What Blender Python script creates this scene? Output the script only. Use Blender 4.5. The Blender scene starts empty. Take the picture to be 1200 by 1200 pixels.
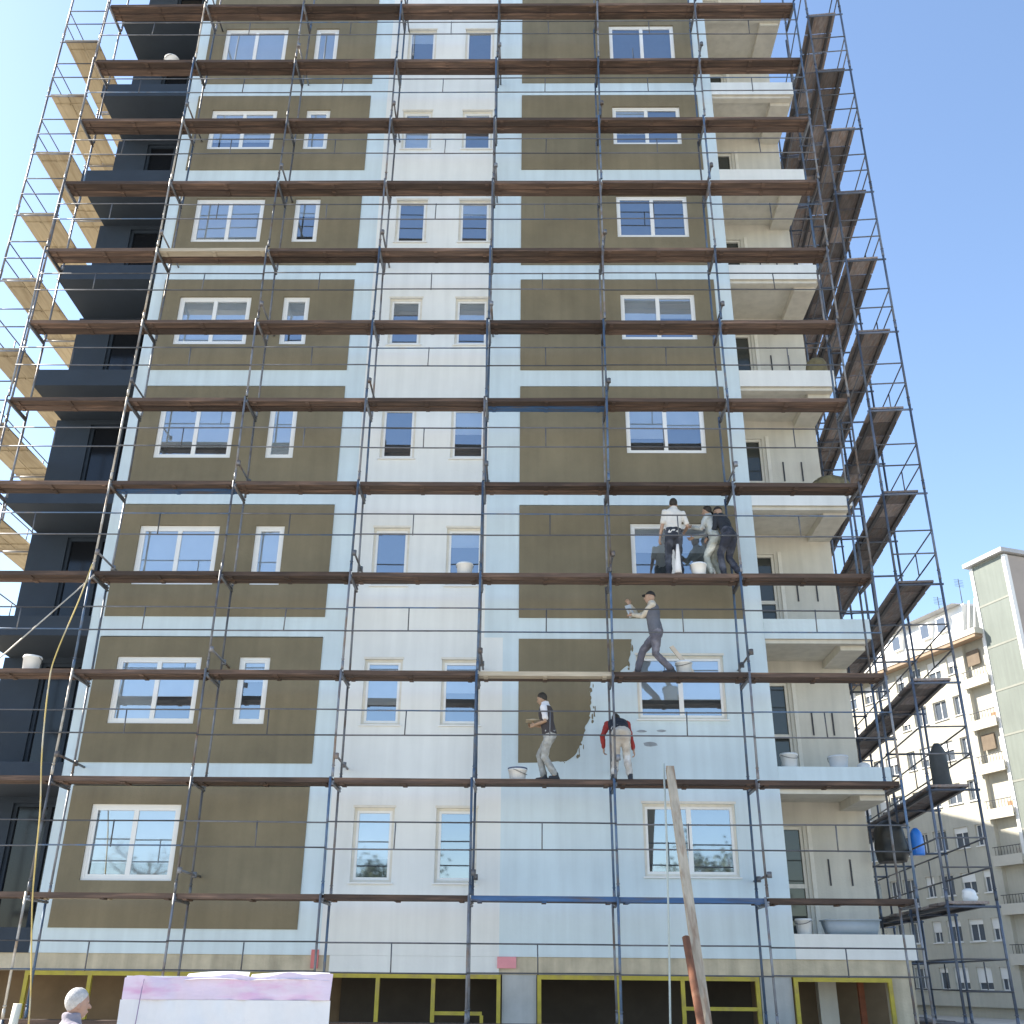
import bpy, bmesh, math, random
from mathutils import Vector, Matrix, noise as mnoise

random.seed(7)
SC = bpy.context.scene
COL = SC.collection
PI = math.pi
rad = math.radians

# ------------------------------------------------------------------ camera
ZC = 1.95                                   # eye height above the ground
cam_d = bpy.data.cameras.new('camera')
cam_d.sensor_width = 36.0
cam_d.lens = 36.0                           # 1200 px focal length on a 1200 px frame
cam_d.clip_start = 0.1
cam_d.clip_end = 6000
cam = bpy.data.objects.new('camera', cam_d)
COL.objects.link(cam)
pitch, yaw, roll = 0.427742, -0.014985, 0.0091786
fw = Vector((math.sin(yaw) * math.cos(pitch), math.cos(yaw) * math.cos(pitch), math.sin(pitch)))
rt = Vector((math.cos(yaw), -math.sin(yaw), 0))
up = rt.cross(fw)
r2 = math.cos(roll) * rt + math.sin(roll) * up
u2 = -math.sin(roll) * rt + math.cos(roll) * up
m = Matrix((r2, u2, -fw)).transposed().to_4x4()
m.translation = Vector((0, -20, ZC))
cam.matrix_world = m
SC.camera = cam

# ------------------------------------------------------------------ light
SUN_EL, SUN_AZ = 40.0, 14.0                 # elevation; degrees behind the facade plane, coming from the left
sun_vec = Vector((-math.cos(rad(SUN_AZ)) * math.cos(rad(SUN_EL)), math.sin(rad(SUN_AZ)) * math.cos(rad(SUN_EL)), math.sin(rad(SUN_EL))))
world = bpy.data.worlds.new('World')
SC.world = world
world.use_nodes = True
wn = world.node_tree
for n in list(wn.nodes):
    wn.nodes.remove(n)
sky = wn.nodes.new('ShaderNodeTexSky')
sky.sky_type = 'NISHITA'
sky.sun_disc = False
sky.sun_elevation = rad(SUN_EL)
sky.sun_rotation = math.atan2(sun_vec.x, sun_vec.y)
sky.altitude = 100
sky.air_density = 1.0
sky.dust_density = 0.5
sky.ozone_density = 1.3
bg = wn.nodes.new('ShaderNodeBackground')
bg.inputs['Strength'].default_value = 0.12
wo = wn.nodes.new('ShaderNodeOutputWorld')
wn.links.new(sky.outputs[0], bg.inputs[0])
wn.links.new(bg.outputs[0], wo.inputs[0])
sl = bpy.data.lights.new('sun', 'SUN')
sl.energy = 4.8
sl.angle = rad(0.53)
sl.color = (1.0, 0.93, 0.82)
so = bpy.data.objects.new('sun', sl)
COL.objects.link(so)
so.location = (-40, 10, 60)
so.rotation_euler = (-sun_vec).to_track_quat('-Z', 'Y').to_euler()
SC.view_settings.view_transform = 'Standard'
SC.view_settings.look = 'None'
SC.view_settings.gamma = 1.0
SC.view_settings.use_curve_mapping = False
SC.view_settings.exposure = 1.52
SC.cycles.max_bounces = 8
SC.cycles.diffuse_bounces = 4
SC.cycles.glossy_bounces = 4


# ------------------------------------------------------------------ materials
MATS = {}


def mat(name, col, rough=0.7, amt=0.12, scale=2.0, bump=0.0, bscale=40.0, metal=0.0, rnd=0.0, stretch=(1, 1, 1), spec=0.5, streak=0.0, hue=None):
    """Principled material: colour broken by two noises in world space, per-object tint, fine bump."""
    if name in MATS:
        return MATS[name]
    M = bpy.data.materials.new(name)
    M.use_nodes = True
    nt = M.node_tree
    N, L = nt.nodes, nt.links
    P = N['Principled BSDF']
    P.inputs['Roughness'].default_value = rough
    P.inputs['Metallic'].default_value = metal
    P.inputs['Specular IOR Level'].default_value = spec
    geo = N.new('ShaderNodeNewGeometry')
    mp = N.new('ShaderNodeMapping')
    mp.inputs['Scale'].default_value = stretch
    L.new(geo.outputs['Position'], mp.inputs[0])
    n1 = N.new('ShaderNodeTexNoise')
    n1.inputs['Scale'].default_value = scale
    n1.inputs['Detail'].default_value = 6
    n1.inputs['Roughness'].default_value = 0.62
    L.new(mp.outputs[0], n1.inputs[0])
    mr = N.new('ShaderNodeMapRange')
    mr.inputs[1].default_value = 0.25
    mr.inputs[2].default_value = 0.75
    mr.inputs[3].default_value = 1 - amt
    mr.inputs[4].default_value = 1 + amt
    L.new(n1.outputs[0], mr.inputs[0])
    fac = mr.outputs[0]
    if rnd:
        oi = N.new('ShaderNodeObjectInfo')
        m2 = N.new('ShaderNodeMapRange')
        m2.inputs[3].default_value = 1 - rnd
        m2.inputs[4].default_value = 1 + rnd
        L.new(oi.outputs['Random'], m2.inputs[0])
        mu = N.new('ShaderNodeMath')
        mu.operation = 'MULTIPLY'
        L.new(fac, mu.inputs[0])
        L.new(m2.outputs[0], mu.inputs[1])
        fac = mu.outputs[0]
    if streak:
        mp2 = N.new('ShaderNodeMapping')
        mp2.inputs['Scale'].default_value = (5.0, 5.0, 0.35)
        L.new(geo.outputs['Position'], mp2.inputs[0])
        n3 = N.new('ShaderNodeTexNoise')
        n3.inputs['Scale'].default_value = 1.0
        n3.inputs['Detail'].default_value = 5
        L.new(mp2.outputs[0], n3.inputs[0])
        m3 = N.new('ShaderNodeMapRange')
        m3.inputs[1].default_value = 0.4
        m3.inputs[2].default_value = 0.75
        m3.inputs[3].default_value = 1 + streak * 0.3
        m3.inputs[4].default_value = 1 - streak
        L.new(n3.outputs[0], m3.inputs[0])
        mu = N.new('ShaderNodeMath')
        mu.operation = 'MULTIPLY'
        L.new(fac, mu.inputs[0])
        L.new(m3.outputs[0], mu.inputs[1])
        fac = mu.outputs[0]
    vm = N.new('ShaderNodeVectorMath')
    vm.operation = 'SCALE'
    if hue:
        mxc = N.new('ShaderNodeMix')
        mxc.data_type = 'RGBA'
        mxc.inputs[6].default_value = (*col, 1)
        mxc.inputs[7].default_value = (*hue, 1)
        n4 = N.new('ShaderNodeTexNoise')
        n4.inputs['Scale'].default_value = scale * 0.7
        n4.inputs['Detail'].default_value = 7
        L.new(mp.outputs[0], n4.inputs[0])
        m4 = N.new('ShaderNodeMapRange')
        m4.inputs[1].default_value = 0.5
        m4.inputs[2].default_value = 0.68
        L.new(n4.outputs[0], m4.inputs[0])
        L.new(m4.outputs[0], mxc.inputs[0])
        L.new(mxc.outputs[2], vm.inputs[0])
    else:
        vm.inputs[0].default_value = col
    L.new(fac, vm.inputs[3])
    L.new(vm.outputs[0], P.inputs['Base Color'])
    if bump:
        nb = N.new('ShaderNodeTexNoise')
        nb.inputs['Scale'].default_value = bscale
        nb.inputs['Detail'].default_value = 4
        L.new(mp.outputs[0], nb.inputs[0])
        bp = N.new('ShaderNodeBump')
        bp.inputs['Strength'].default_value = bump
        bp.inputs['Distance'].default_value = 0.01
        L.new(nb.outputs[0], bp.inputs['Height'])
        L.new(bp.outputs[0], P.inputs['Normal'])
    MATS[name] = M
    return M


def glass_mat(name, col, metal, rough=0.03, wav=0.06):
    M = mat(name, col, rough=rough, amt=0.04, scale=1.0, metal=metal, bump=wav, bscale=0.9)
    return M


M_BLUE = mat('pale blue insulation coat', (0.60, 0.70, 0.74), 0.85, 0.07, 0.8, 0.35, 14, streak=0.09)
M_WHITE = mat('off white base coat', (0.745, 0.758, 0.735), 0.85, 0.06, 0.7, 0.35, 14, streak=0.07)
M_BROWN = mat('olive brown render', (0.198, 0.168, 0.108), 0.9, 0.20, 0.7, 0.6, 22, streak=0.10)
M_NAVY = mat('navy render', (0.024, 0.037, 0.056), 0.8, 0.15, 1.5, 0.3, 50)
M_BEIGE = mat('beige plaster', (0.60, 0.57, 0.49), 0.9, 0.09, 1.4, 0.3, 30, streak=0.12)
M_CONC = mat('bare concrete', (0.50, 0.44, 0.325), 0.9, 0.2, 2.5, 0.5, 25, streak=0.25)
M_PIER = mat('grey concrete pier', (0.42, 0.43, 0.42), 0.9, 0.12, 2.5, 0.4, 25, streak=0.15)
M_FRAME = mat('white window plastic', (0.80, 0.80, 0.78), 0.35, 0.03, 3)
M_CREAM = mat('cream window surround', (0.70, 0.665, 0.58), 0.7, 0.10, 6)
M_GLASS = bpy.data.materials.new('window glass')
M_GLASS.use_nodes = True
_nt = M_GLASS.node_tree
_nt.nodes.remove(_nt.nodes['Principled BSDF'])
_t = _nt.nodes.new('ShaderNodeBsdfTransparent')
_t.inputs[0].default_value = (0.86, 0.90, 0.92, 1)
_g = _nt.nodes.new('ShaderNodeBsdfGlossy')
_g.inputs[0].default_value = (0.80, 0.87, 0.95, 1)
_g.inputs['Roughness'].default_value = 0.03
_nz = _nt.nodes.new('ShaderNodeTexNoise')
_nz.inputs['Scale'].default_value = 0.9
_ge = _nt.nodes.new('ShaderNodeNewGeometry')
_nt.links.new(_ge.outputs['Position'], _nz.inputs[0])
_bp = _nt.nodes.new('ShaderNodeBump')
_bp.inputs['Strength'].default_value = 0.07
_bp.inputs['Distance'].default_value = 0.01
_nt.links.new(_nz.outputs[0], _bp.inputs['Height'])
_nt.links.new(_bp.outputs[0], _g.inputs['Normal'])
_mx = _nt.nodes.new('ShaderNodeMixShader')
_lw = _nt.nodes.new('ShaderNodeFresnel')
_lw.inputs['IOR'].default_value = 1.5
_mr = _nt.nodes.new('ShaderNodeMapRange')
_mr.inputs[3].default_value = 0.38
_mr.inputs[4].default_value = 1.0
_nt.links.new(_lw.outputs[0], _mr.inputs[0])
_nt.links.new(_mr.outputs[0], _mx.inputs[0])
_nt.links.new(_t.outputs[0], _mx.inputs[1])
_nt.links.new(_g.outputs[0], _mx.inputs[2])
_nt.links.new(_mx.outputs[0], _nt.nodes['Material Output'].inputs[0])
M_BLIND = mat('pale roller blind', (0.80, 0.81, 0.82), 0.8, 0.05, 3, rnd=0.08)
M_DGLASS = glass_mat('dark door glass', (0.07, 0.075, 0.07), 0.35)
M_NGLASS = glass_mat('black door glass', (0.012, 0.014, 0.018), 0.1, 0.12)
M_ROOM = mat('dim room', (0.19, 0.20, 0.21), 0.9, 0.2, 1.2)  # backing sheet behind the panes; the room's dimness is put into this colour
M_VOID = mat('dark interior', (0.055, 0.045, 0.034), 0.9, 0.3, 1.2)  # slab at the back of the shops; unlit depth is put into its colour
M_INWALL = mat('brown interior wall', (0.17, 0.12, 0.07), 0.9, 0.25, 1.2)
M_YEL = mat('yellow painted steel', (0.43, 0.35, 0.035), 0.5, 0.18, 6, hue=(0.35, 0.27, 0.06))
M_STEEL = mat('galvanised tube', (0.17, 0.178, 0.195), 0.5, 0.3, 5, metal=0.3, rnd=0.4, hue=(0.15, 0.11, 0.085))
M_LTUBE = mat('weathered tube painted sunlit', (0.47, 0.43, 0.37), 0.55, 0.25, 5, metal=0.2, rnd=0.2, hue=(0.30, 0.22, 0.15))  # weathered galvanised tube; its sunlit paleness is put into the colour
M_BTUBE = mat('blue painted tube', (0.075, 0.12, 0.19), 0.5, 0.3, 6, metal=0.1, rnd=0.3, hue=(0.13, 0.13, 0.14))
M_RAIL = mat('dark rail tube', (0.11, 0.112, 0.12), 0.55, 0.3, 4, metal=0.4, rnd=0.4)
M_DECK = mat('weathered brown deck board', (0.080, 0.053, 0.040), 0.85, 0.4, 3.0, 0.5, 18, rnd=0.45, stretch=(0.5, 6, 6), hue=(0.16, 0.10, 0.07))
M_DECKB = mat('blue painted deck board', (0.045, 0.11, 0.24), 0.75, 0.3, 3, 0.4, 18, stretch=(0.6, 6, 6), hue=(0.10, 0.09, 0.09))
M_DECKR = mat('grey brown cross board', (0.19, 0.165, 0.155), 0.85, 0.4, 4, 0.5, 18, rnd=0.5, stretch=(6, 1, 6), hue=(0.20, 0.14, 0.11))  # darker and greyer than the left return's plywood
M_PLY = mat('tan plywood', (0.37, 0.31, 0.21), 0.75, 0.16, 2.5, 0.3, 15, rnd=0.16, stretch=(6, 0.6, 6), hue=(0.30, 0.24, 0.15))
M_DARKST = mat('dark steel', (0.05, 0.05, 0.055), 0.55, 0.2, 8, metal=0.3)


# ------------------------------------------------------------------ mesh helpers
class MB:
    """Collects shapes, then links them as one mesh object."""

    def __init__(self):
        self.v, self.f, self.mi, self.sm = [], [], [], []

    def quad(self, a, b, c, d, mi=0):
        i = len(self.v)
        self.v += [tuple(a), tuple(b), tuple(c), tuple(d)]
        self.f.append((i, i + 1, i + 2, i + 3))
        self.mi.append(mi)
        self.sm.append(False)

    def box(self, x0, x1, y0, y1, z0, z1, mi=0, faces='xXyYzZ'):
        i = len(self.v)
        self.v += [(x0, y0, z0), (x1, y0, z0), (x1, y1, z0), (x0, y1, z0), (x0, y0, z1), (x1, y0, z1), (x1, y1, z1), (x0, y1, z1)]
        F = {'z': (0, 3, 2, 1), 'Z': (4, 5, 6, 7), 'y': (0, 1, 5, 4), 'Y': (2, 3, 7, 6), 'x': (0, 4, 7, 3), 'X': (1, 2, 6, 5)}
        for k in faces:
            self.f.append(tuple(i + j for j in F[k]))
            self.mi.append(mi)
            self.sm.append(False)

    def obox(self, p0, p1, w, t, side=None, mi=0):
        """A bar of w x t section from p0 to p1."""
        p0, p1 = Vector(p0), Vector(p1)
        d = (p1 - p0).normalized()
        s = Vector(side) if side else (Vector((0, 0, 1)).cross(d) if abs(d.z) < 0.9 else Vector((1, 0, 0)))
        s = (s - d * s.dot(d)).normalized()
        n = d.cross(s)
        i = len(self.v)
        for p in (p0, p1):
            for a, b in ((-1, -1), (1, -1), (1, 1), (-1, 1)):
                self.v.append(tuple(p + s * (a * w / 2) + n * (b * t / 2)))
        for q in ((3, 2, 1, 0), (4, 5, 6, 7), (0, 1, 5, 4), (1, 2, 6, 5), (2, 3, 7, 6), (3, 0, 4, 7)):
            self.f.append(tuple(i + j for j in q))
            self.mi.append(mi)
            self.sm.append(False)

    def tube(self, pts, r, n=6, mi=0, cap=True):
        pts = [Vector(p) for p in pts]
        rs = r if isinstance(r, (list, tuple)) else [r] * len(pts)
        base = len(self.v)
        prev = None
        for k, p in enumerate(pts):
            d = (pts[min(k + 1, len(pts) - 1)] - pts[max(k - 1, 0)]).normalized()
            if prev is None:
                s = Vector((0, 0, 1)).cross(d) if abs(d.z) < 0.95 else Vector((1, 0, 0)).cross(d)
            else:
                s = prev - d * prev.dot(d)
            s.normalize()
            prev = s
            t = d.cross(s)
            for j in range(n):
                a = 2 * PI * j / n
                self.v.append(tuple(p + (s * math.cos(a) + t * math.sin(a)) * rs[k]))
        for k in range(len(pts) - 1):
            for j in range(n):
                a, b = base + k * n + j, base + k * n + (j + 1) % n
                self.f.append((a, b, b + n, a + n))
                self.mi.append(mi)
                self.sm.append(True)
        if cap:
            self.f.append(tuple(base + j for j in reversed(range(n))))
            self.f.append(tuple(base + (len(pts) - 1) * n + j for j in range(n)))
            self.mi += [mi, mi]
            self.sm += [False, False]

    def lathe(self, prof, c=(0, 0, 0), n=16, mi=0):
        base = len(self.v)
        for r, z in prof:
            for j in range(n):
                a = 2 * PI * j / n
                self.v.append((c[0] + r * math.cos(a), c[1] + r * math.sin(a), c[2] + z))
        for k in range(len(prof) - 1):
            for j in range(n):
                a, b = base + k * n + j, base + k * n + (j + 1) % n
                self.f.append((a, b, b + n, a + n))
                self.mi.append(mi)
                self.sm.append(True)
        self.f.append(tuple(base + j for j in reversed(range(n))))
        self.f.append(tuple(base + (len(prof) - 1) * n + j for j in range(n)))
        self.mi += [mi, mi]
        self.sm += [False, False]

    def loft(self, rings, mi=0):
        """rings: list of equal-length point lists."""
        base = len(self.v)
        n = len(rings[0])
        for rg in rings:
            self.v += [tuple(p) for p in rg]
        for k in range(len(rings) - 1):
            for j in range(n):
                a, b = base + k * n + j, base + k * n + (j + 1) % n
                self.f.append((a, b, b + n, a + n))
                self.mi.append(mi)
                self.sm.append(True)
        self.f.append(tuple(base + j for j in reversed(range(n))))
        self.f.append(tuple(base + (len(rings) - 1) * n + j for j in range(n)))
        self.mi += [mi, mi]
        self.sm += [False, False]

    def mesh(self, name, mats):
        me = bpy.data.meshes.new(name)
        me.from_pydata(self.v, [], self.f)
        for mm in (mats if isinstance(mats, (list, tuple)) else [mats]):
            me.materials.append(mm)
        me.polygons.foreach_set('material_index', self.mi)
        me.polygons.foreach_set('use_smooth', self.sm)
        me.update()
        return me

    def build(self, name, mats, parent=None, loc=None, rot=None):
        return link(name, self.mesh(name, mats), parent, loc, rot)


def link(name, me, parent=None, loc=None, rot=None):
    o = bpy.data.objects.new(name, me)
    COL.objects.link(o)
    if parent is not None:
        o.parent = parent
    if loc is not None:
        o.location = loc
    if rot is not None:
        o.rotation_euler = rot
    return o


def tag(o, label, cat, group=None, kind=None):
    if label:
        o['label'] = label
    if cat:
        o['category'] = cat
    if group:
        o['group'] = group
    if kind:
        o['kind'] = kind
    return o


def empty(name, loc=(0, 0, 0), rot=(0, 0, 0)):
    o = bpy.data.objects.new(name, None)
    COL.objects.link(o)
    o.location = loc
    o.rotation_euler = rot
    o.empty_display_size = 0.3
    return o


def holed_panel(mb, x0, x1, z0, z1, holes, y, depth, mi=0, ri=0):
    """Front face at y with rectangular holes, side faces and reveals going back by depth."""
    xs = sorted({x0, x1, *[h[0] for h in holes], *[h[1] for h in holes]})
    zs = sorted({z0, z1, *[h[2] for h in holes], *[h[3] for h in holes]})
    for i in range(len(xs) - 1):
        for j in range(len(zs) - 1):
            cx, cz = (xs[i] + xs[i + 1]) / 2, (zs[j] + zs[j + 1]) / 2
            if any(h[0] < cx < h[1] and h[2] < cz < h[3] for h in holes):
                continue
            mb.quad((xs[i], y, zs[j]), (xs[i + 1], y, zs[j]), (xs[i + 1], y, zs[j + 1]), (xs[i], y, zs[j + 1]), mi)
    Y = y + depth
    mb.quad((x0, Y, z0), (x0, y, z0), (x0, y, z1), (x0, Y, z1), mi)
    mb.quad((x1, y, z0), (x1, Y, z0), (x1, Y, z1), (x1, y, z1), mi)
    mb.quad((x0, Y, z0), (x1, Y, z0), (x1, y, z0), (x0, y, z0), mi)
    mb.quad((x0, y, z1), (x1, y, z1), (x1, Y, z1), (x0, Y, z1), mi)
    for a, b, c, d in holes:
        mb.quad((a, y, c), (a, Y, c), (a, Y, d), (a, y, d), ri)
        mb.quad((b, Y, c), (b, y, c), (b, y, d), (b, Y, d), ri)
        mb.quad((a, y, c), (b, y, c), (b, Y, c), (a, Y, c), ri)
        mb.quad((a, Y, d), (b, Y, d), (b, y, d), (a, y, d), ri)


# ------------------------------------------------------------------ the ground
g = MB()
g.quad((-2500, -2500, 0), (2500, -2500, 0), (2500, 2500, 0), (-2500, 2500, 0))
gr = g.build('ground', mat('dusty building ground', (0.40, 0.365, 0.31), 0.95, 0.3, 0.6, 0.6, 6))
tag(gr, None, None, kind='structure')

# ------------------------------------------------------------------ the tower
H = 2.9766
NF = 9                                       # storeys with flats
bld = empty('apartment_building', (0, 0, 0))
tag(bld, 'tall scaffolded apartment tower with olive brown, white and pale blue facade panels', 'building')
XL, XR = -11.3, 7.0                          # whole width with balconies
XA, XB = -8.95, 4.85                         # main facade
ZTOP = ZC + 0.36 + H * NF


def FZ(k, z):
    """Height above ground of a level z inside storey k (1 = lowest flat)."""
    return ZC + z + H * (k - 1)


# window columns: (x0, x1, z0, z1)
W_WIDE, W_SMALL = (-8.25, -6.54, 1.50, 2.85), (-5.77, -5.15, 1.50, 2.85)
W_C1, W_C2 = (-3.24, -2.47, 1.50, 2.82), (-1.68, -0.90, 1.50, 2.82)
W_R = (2.22, 3.97, 1.64, 2.93)
PY = -0.02                                   # the brown render stands 20 mm proud
for k in range(1, NF + 1):
    def hz(w):
        dz = 0.12 if k == 1 else (0.05 if k == 2 else -0.03)
        return (w[0], w[1], FZ(k, w[2] + dz * 0.8), FZ(k, w[3] + dz))
    b0, p0, p1, b1 = FZ(k, 0.36), FZ(k, 0.78), FZ(k, 3.31), FZ(k, 0.36 + H)
    # left field
    hl = [hz(W_WIDE)] + ([] if k == 1 else [hz(W_SMALL)])
    mb = MB(); holed_panel(mb, -8.68, -4.125, p0, p1, hl, PY, 0.15); mb.build('render_panel', M_BROWN, bld)
    mb = MB(); mb.box(-8.68, -4.125, 0.0, 0.13, b0, p0); mb.build('floor_band', M_BLUE, bld)
    mb = MB(); mb.box(XA, -8.68, 0.0, 0.13, b0, b1, faces='xXyzZ'); mb.build('corner_strip', M_BLUE, bld)
    # middle field
    xm = -0.84 if k > 2 else -0.46
    mb = MB(); mb.box(-4.125, -3.69, 0.0, 0.13, b0, b1); mb.build('insulation_panel', M_BLUE, bld)
    hc = [hz(W_C1), hz(W_C2)]
    mb = MB(); holed_panel(mb, -3.69, xm, b0, b1, hc, 0.0, 0.13); mb.build('insulation_panel', M_WHITE, bld)
    mb = MB(); mb.box(xm, -0.14, 0.0, 0.13, b0, b1); mb.build('insulation_panel', M_BLUE, bld)
    # right field
    hr = [hz(W_R)]
    if k >= 3:
        mb = MB(); holed_panel(mb, -0.14, 4.46, p0, p1, hr, PY, 0.15); mb.build('render_panel', M_BROWN, bld)
        mb = MB(); mb.box(-0.14, 4.46, 0.0, 0.13, b0, p0); mb.build('floor_band', M_BLUE, bld)
    else:
        mb = MB(); holed_panel(mb, -0.14, 4.46, b0, b1, hr, 0.0, 0.13); mb.build('insulation_panel', M_BLUE, bld)
    mb = MB(); mb.box(4.46, XB, 0.0, 0.13, b0, b1); mb.build('corner_strip', M_BLUE, bld)

    # windows
    def window(h, leaves, yf, fm, fwid, sill, drops=(0, 0, .3, .5, .7, 1)):
        x0, x1, z0, z1 = h
        f = MB()
        f.box(x0, x1, yf, yf + 0.06, z1 - fwid, z1)
        f.box(x0, x1, yf, yf + 0.06, z0, z0 + fwid)
        f.box(x0, x0 + fwid, yf, yf + 0.06, z0 + fwid, z1 - fwid)
        f.box(x1 - fwid, x1, yf, yf + 0.06, z0 + fwid, z1 - fwid)
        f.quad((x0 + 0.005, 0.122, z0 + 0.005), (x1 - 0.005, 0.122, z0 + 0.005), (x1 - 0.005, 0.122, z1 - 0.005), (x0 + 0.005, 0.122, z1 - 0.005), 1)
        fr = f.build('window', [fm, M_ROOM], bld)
        drop = random.choice(drops)
        lo, hi = x0 + fwid, x1 - fwid
        w = (hi - lo) / leaves
        for i in range(leaves):
            a, b = lo + i * w, lo + (i + 1) * w
            s = MB()
            q = 0.045
            c0, c1 = z0 + fwid, z1 - fwid
            s.box(a, b, yf + 0.012, yf + 0.055, c1 - q, c1)
            s.box(a, b, yf + 0.012, yf + 0.055, c0, c0 + q)
            s.box(a, a + q, yf + 0.012, yf + 0.055, c0 + q, c1 - q)
            s.box(b - q, b, yf + 0.012, yf + 0.055, c0 + q, c1 - q)
            s.build('sash', M_FRAME, fr)
            p = MB()
            tx, tz = random.uniform(-0.004, 0.004), random.uniform(-0.006, 0.006)
            p.quad((a + q, yf + 0.035 - tx + tz, c0 + q), (b - q, yf + 0.035 + tx + tz, c0 + q), (b - q, yf + 0.035 + tx - tz, c1 - q), (a + q, yf + 0.035 - tx - tz, c1 - q))
            p.build('pane', M_GLASS, fr)
            dd = drop if random.random() < .75 else random.choice(drops)
            if dd > 0:
                bl_ = MB()
                bz = c1 - (c1 - c0) * dd
                bl_.quad((a + 0.01, yf + 0.0605, bz), (b - 0.01, yf + 0.0605, bz), (b - 0.01, yf + 0.0605, z1 - .01), (a + 0.01, yf + 0.0605, z1 - .01))
                bl_.build('blind', M_BLIND, fr)
        if sill:
            s = MB()
            s.box(x0 - 0.03, x1 + 0.03, -0.045, yf, z0 - 0.025, z0 - 0.001)
            s.build('sill', M_FRAME, fr)
        return fr
    window(hz(W_WIDE), 2, 0.02, M_FRAME, 0.065, False, (0.35, .6, .8, 1, 1))
    if k > 1:
        window(hz(W_SMALL), 1, 0.02, M_FRAME, 0.065, False, (0.35, .6, 1, 1))
    window(hz(W_C1), 1, 0.055, M_CREAM, 0.05, True)
    window(hz(W_C2), 1, 0.055, M_CREAM, 0.05, True)
    window(hz(W_R), 2, 0.02 if k > 2 else 0.05, M_FRAME if k > 2 else M_CREAM, 0.05, k <= 2)
    # cream lintel strip over the deep-set centre windows
    for w in (W_C1, W_C2) + ((W_R,) if k <= 2 else ()):
        h = hz(w)
        s = MB(); s.box(h[0] - 0.02, h[1] + 0.02, -0.012, 0.0, h[3], h[3] + 0.045); s.build('window_lintel', M_CREAM, bld)
    # right balcony: slab, edge beam, recess wall, door
    edge = M_BLUE if 1 < k < 4 else M_WHITE
    s = MB(); s.box(XB, XR, -0.01, 1.6, b0, p0 - 0.0, mi=0, faces='xXyYZ'); s.box(XB, XR, -0.01, 1.6, b0 + 0.0, b0 + 0.001, mi=1, faces='z')
    s.build('balcony_slab', [edge, M_BEIGE], bld)
    s = MB(); s.box(6.42, 6.92, 0.22, 1.6, b1 - 0.17, b1 - 0.002); s.build('balcony_beam', M_BEIGE, bld)
    s = MB(); s.box(XB, 6.92, 0.05, 0.22, b1 - 0.08, b1 - 0.002); s.build('balcony_beam', M_BEIGE, bld)
    dx0, dx1, dz1 = 5.0, 5.62, FZ(k, 2.86)
    w_ = MB(); holed_panel(w_, XB, 6.93, p0, b1, [(dx0, dx1, p0 + 0.02, dz1)], 1.6, 0.2); w_.build('balcony_wall', M_BEIGE, bld)
    d = MB()
    d.box(dx0, dx0 + 0.06, 1.64, 1.72, p0 + 0.02, dz1); d.box(dx1 - 0.06, dx1, 1.64, 1.72, p0 + 0.02, dz1)
    d.box(dx0 + 0.06, dx1 - 0.06, 1.64, 1.72, dz1 - 0.06, dz1); d.box(dx0 + 0.06, dx1 - 0.06, 1.645, 1.715, p0 + 0.9, p0 + 0.98)
    dr = d.build('balcony_door', M_CREAM, bld)
    d = MB(); d.quad((dx0 + 0.06, 1.69, p0 + 0.02), (dx1 - 0.06, 1.69, p0 + 0.02), (dx1 - 0.06, 1.69, dz1 - 0.06), (dx0 + 0.06, 1.69, dz1 - 0.06)); d.build('pane', M_DGLASS, dr)
    s = MB(); s.box(5.70, 5.78, 1.57, 1.6, p0, dz1 + 0.05); s.build('door_post', M_CREAM, bld)
    for xx in (6.05, 6.48):
        s = MB(); s.box(xx, xx + 0.03, 1.58, 1.6, p0 + 0.95, p0 + 1.45); s.build('wall_strip', M_DARKST, bld)  # short dark upright strips on the recess wall
    # left balcony, painted navy
    s = MB(); s.box(XL, XA, -0.01, 1.6, b0, p0, mi=0); s.build('balcony_slab', M_NAVY, bld)
    dx0, dx1 = -10.55, -9.05
    w_ = MB(); holed_panel(w_, XL - 0.1, XA, p0, b1, [(dx0, dx1, p0 + 0.02, FZ(k, 3.22))], 1.6, 0.2); w_.build('balcony_wall', M_NAVY, bld)
    d = MB()
    d.box(dx0, dx0 + 0.07, 1.66, 1.74, p0 + 0.02, FZ(k, 3.22)); d.box(dx1 - 0.07, dx1, 1.66, 1.74, p0 + 0.02, FZ(k, 3.22))
    d.box(dx0 + 0.07, dx1 - 0.07, 1.66, 1.74, FZ(k, 3.15), FZ(k, 3.22)); d.box(-9.84, -9.76, 1.66, 1.74, p0 + 0.02, FZ(k, 3.15))
    dr = d.build('balcony_door', M_NAVY, bld)
    d = MB(); d.quad((dx0 + 0.07, 1.71, p0 + 0.02), (dx1 - 0.07, 1.71, p0 + 0.02), (dx1 - 0.07, 1.71, FZ(k, 3.15)), (dx0 + 0.07, 1.71, FZ(k, 3.15))); d.build('pane', M_NGLASS, dr)

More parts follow.
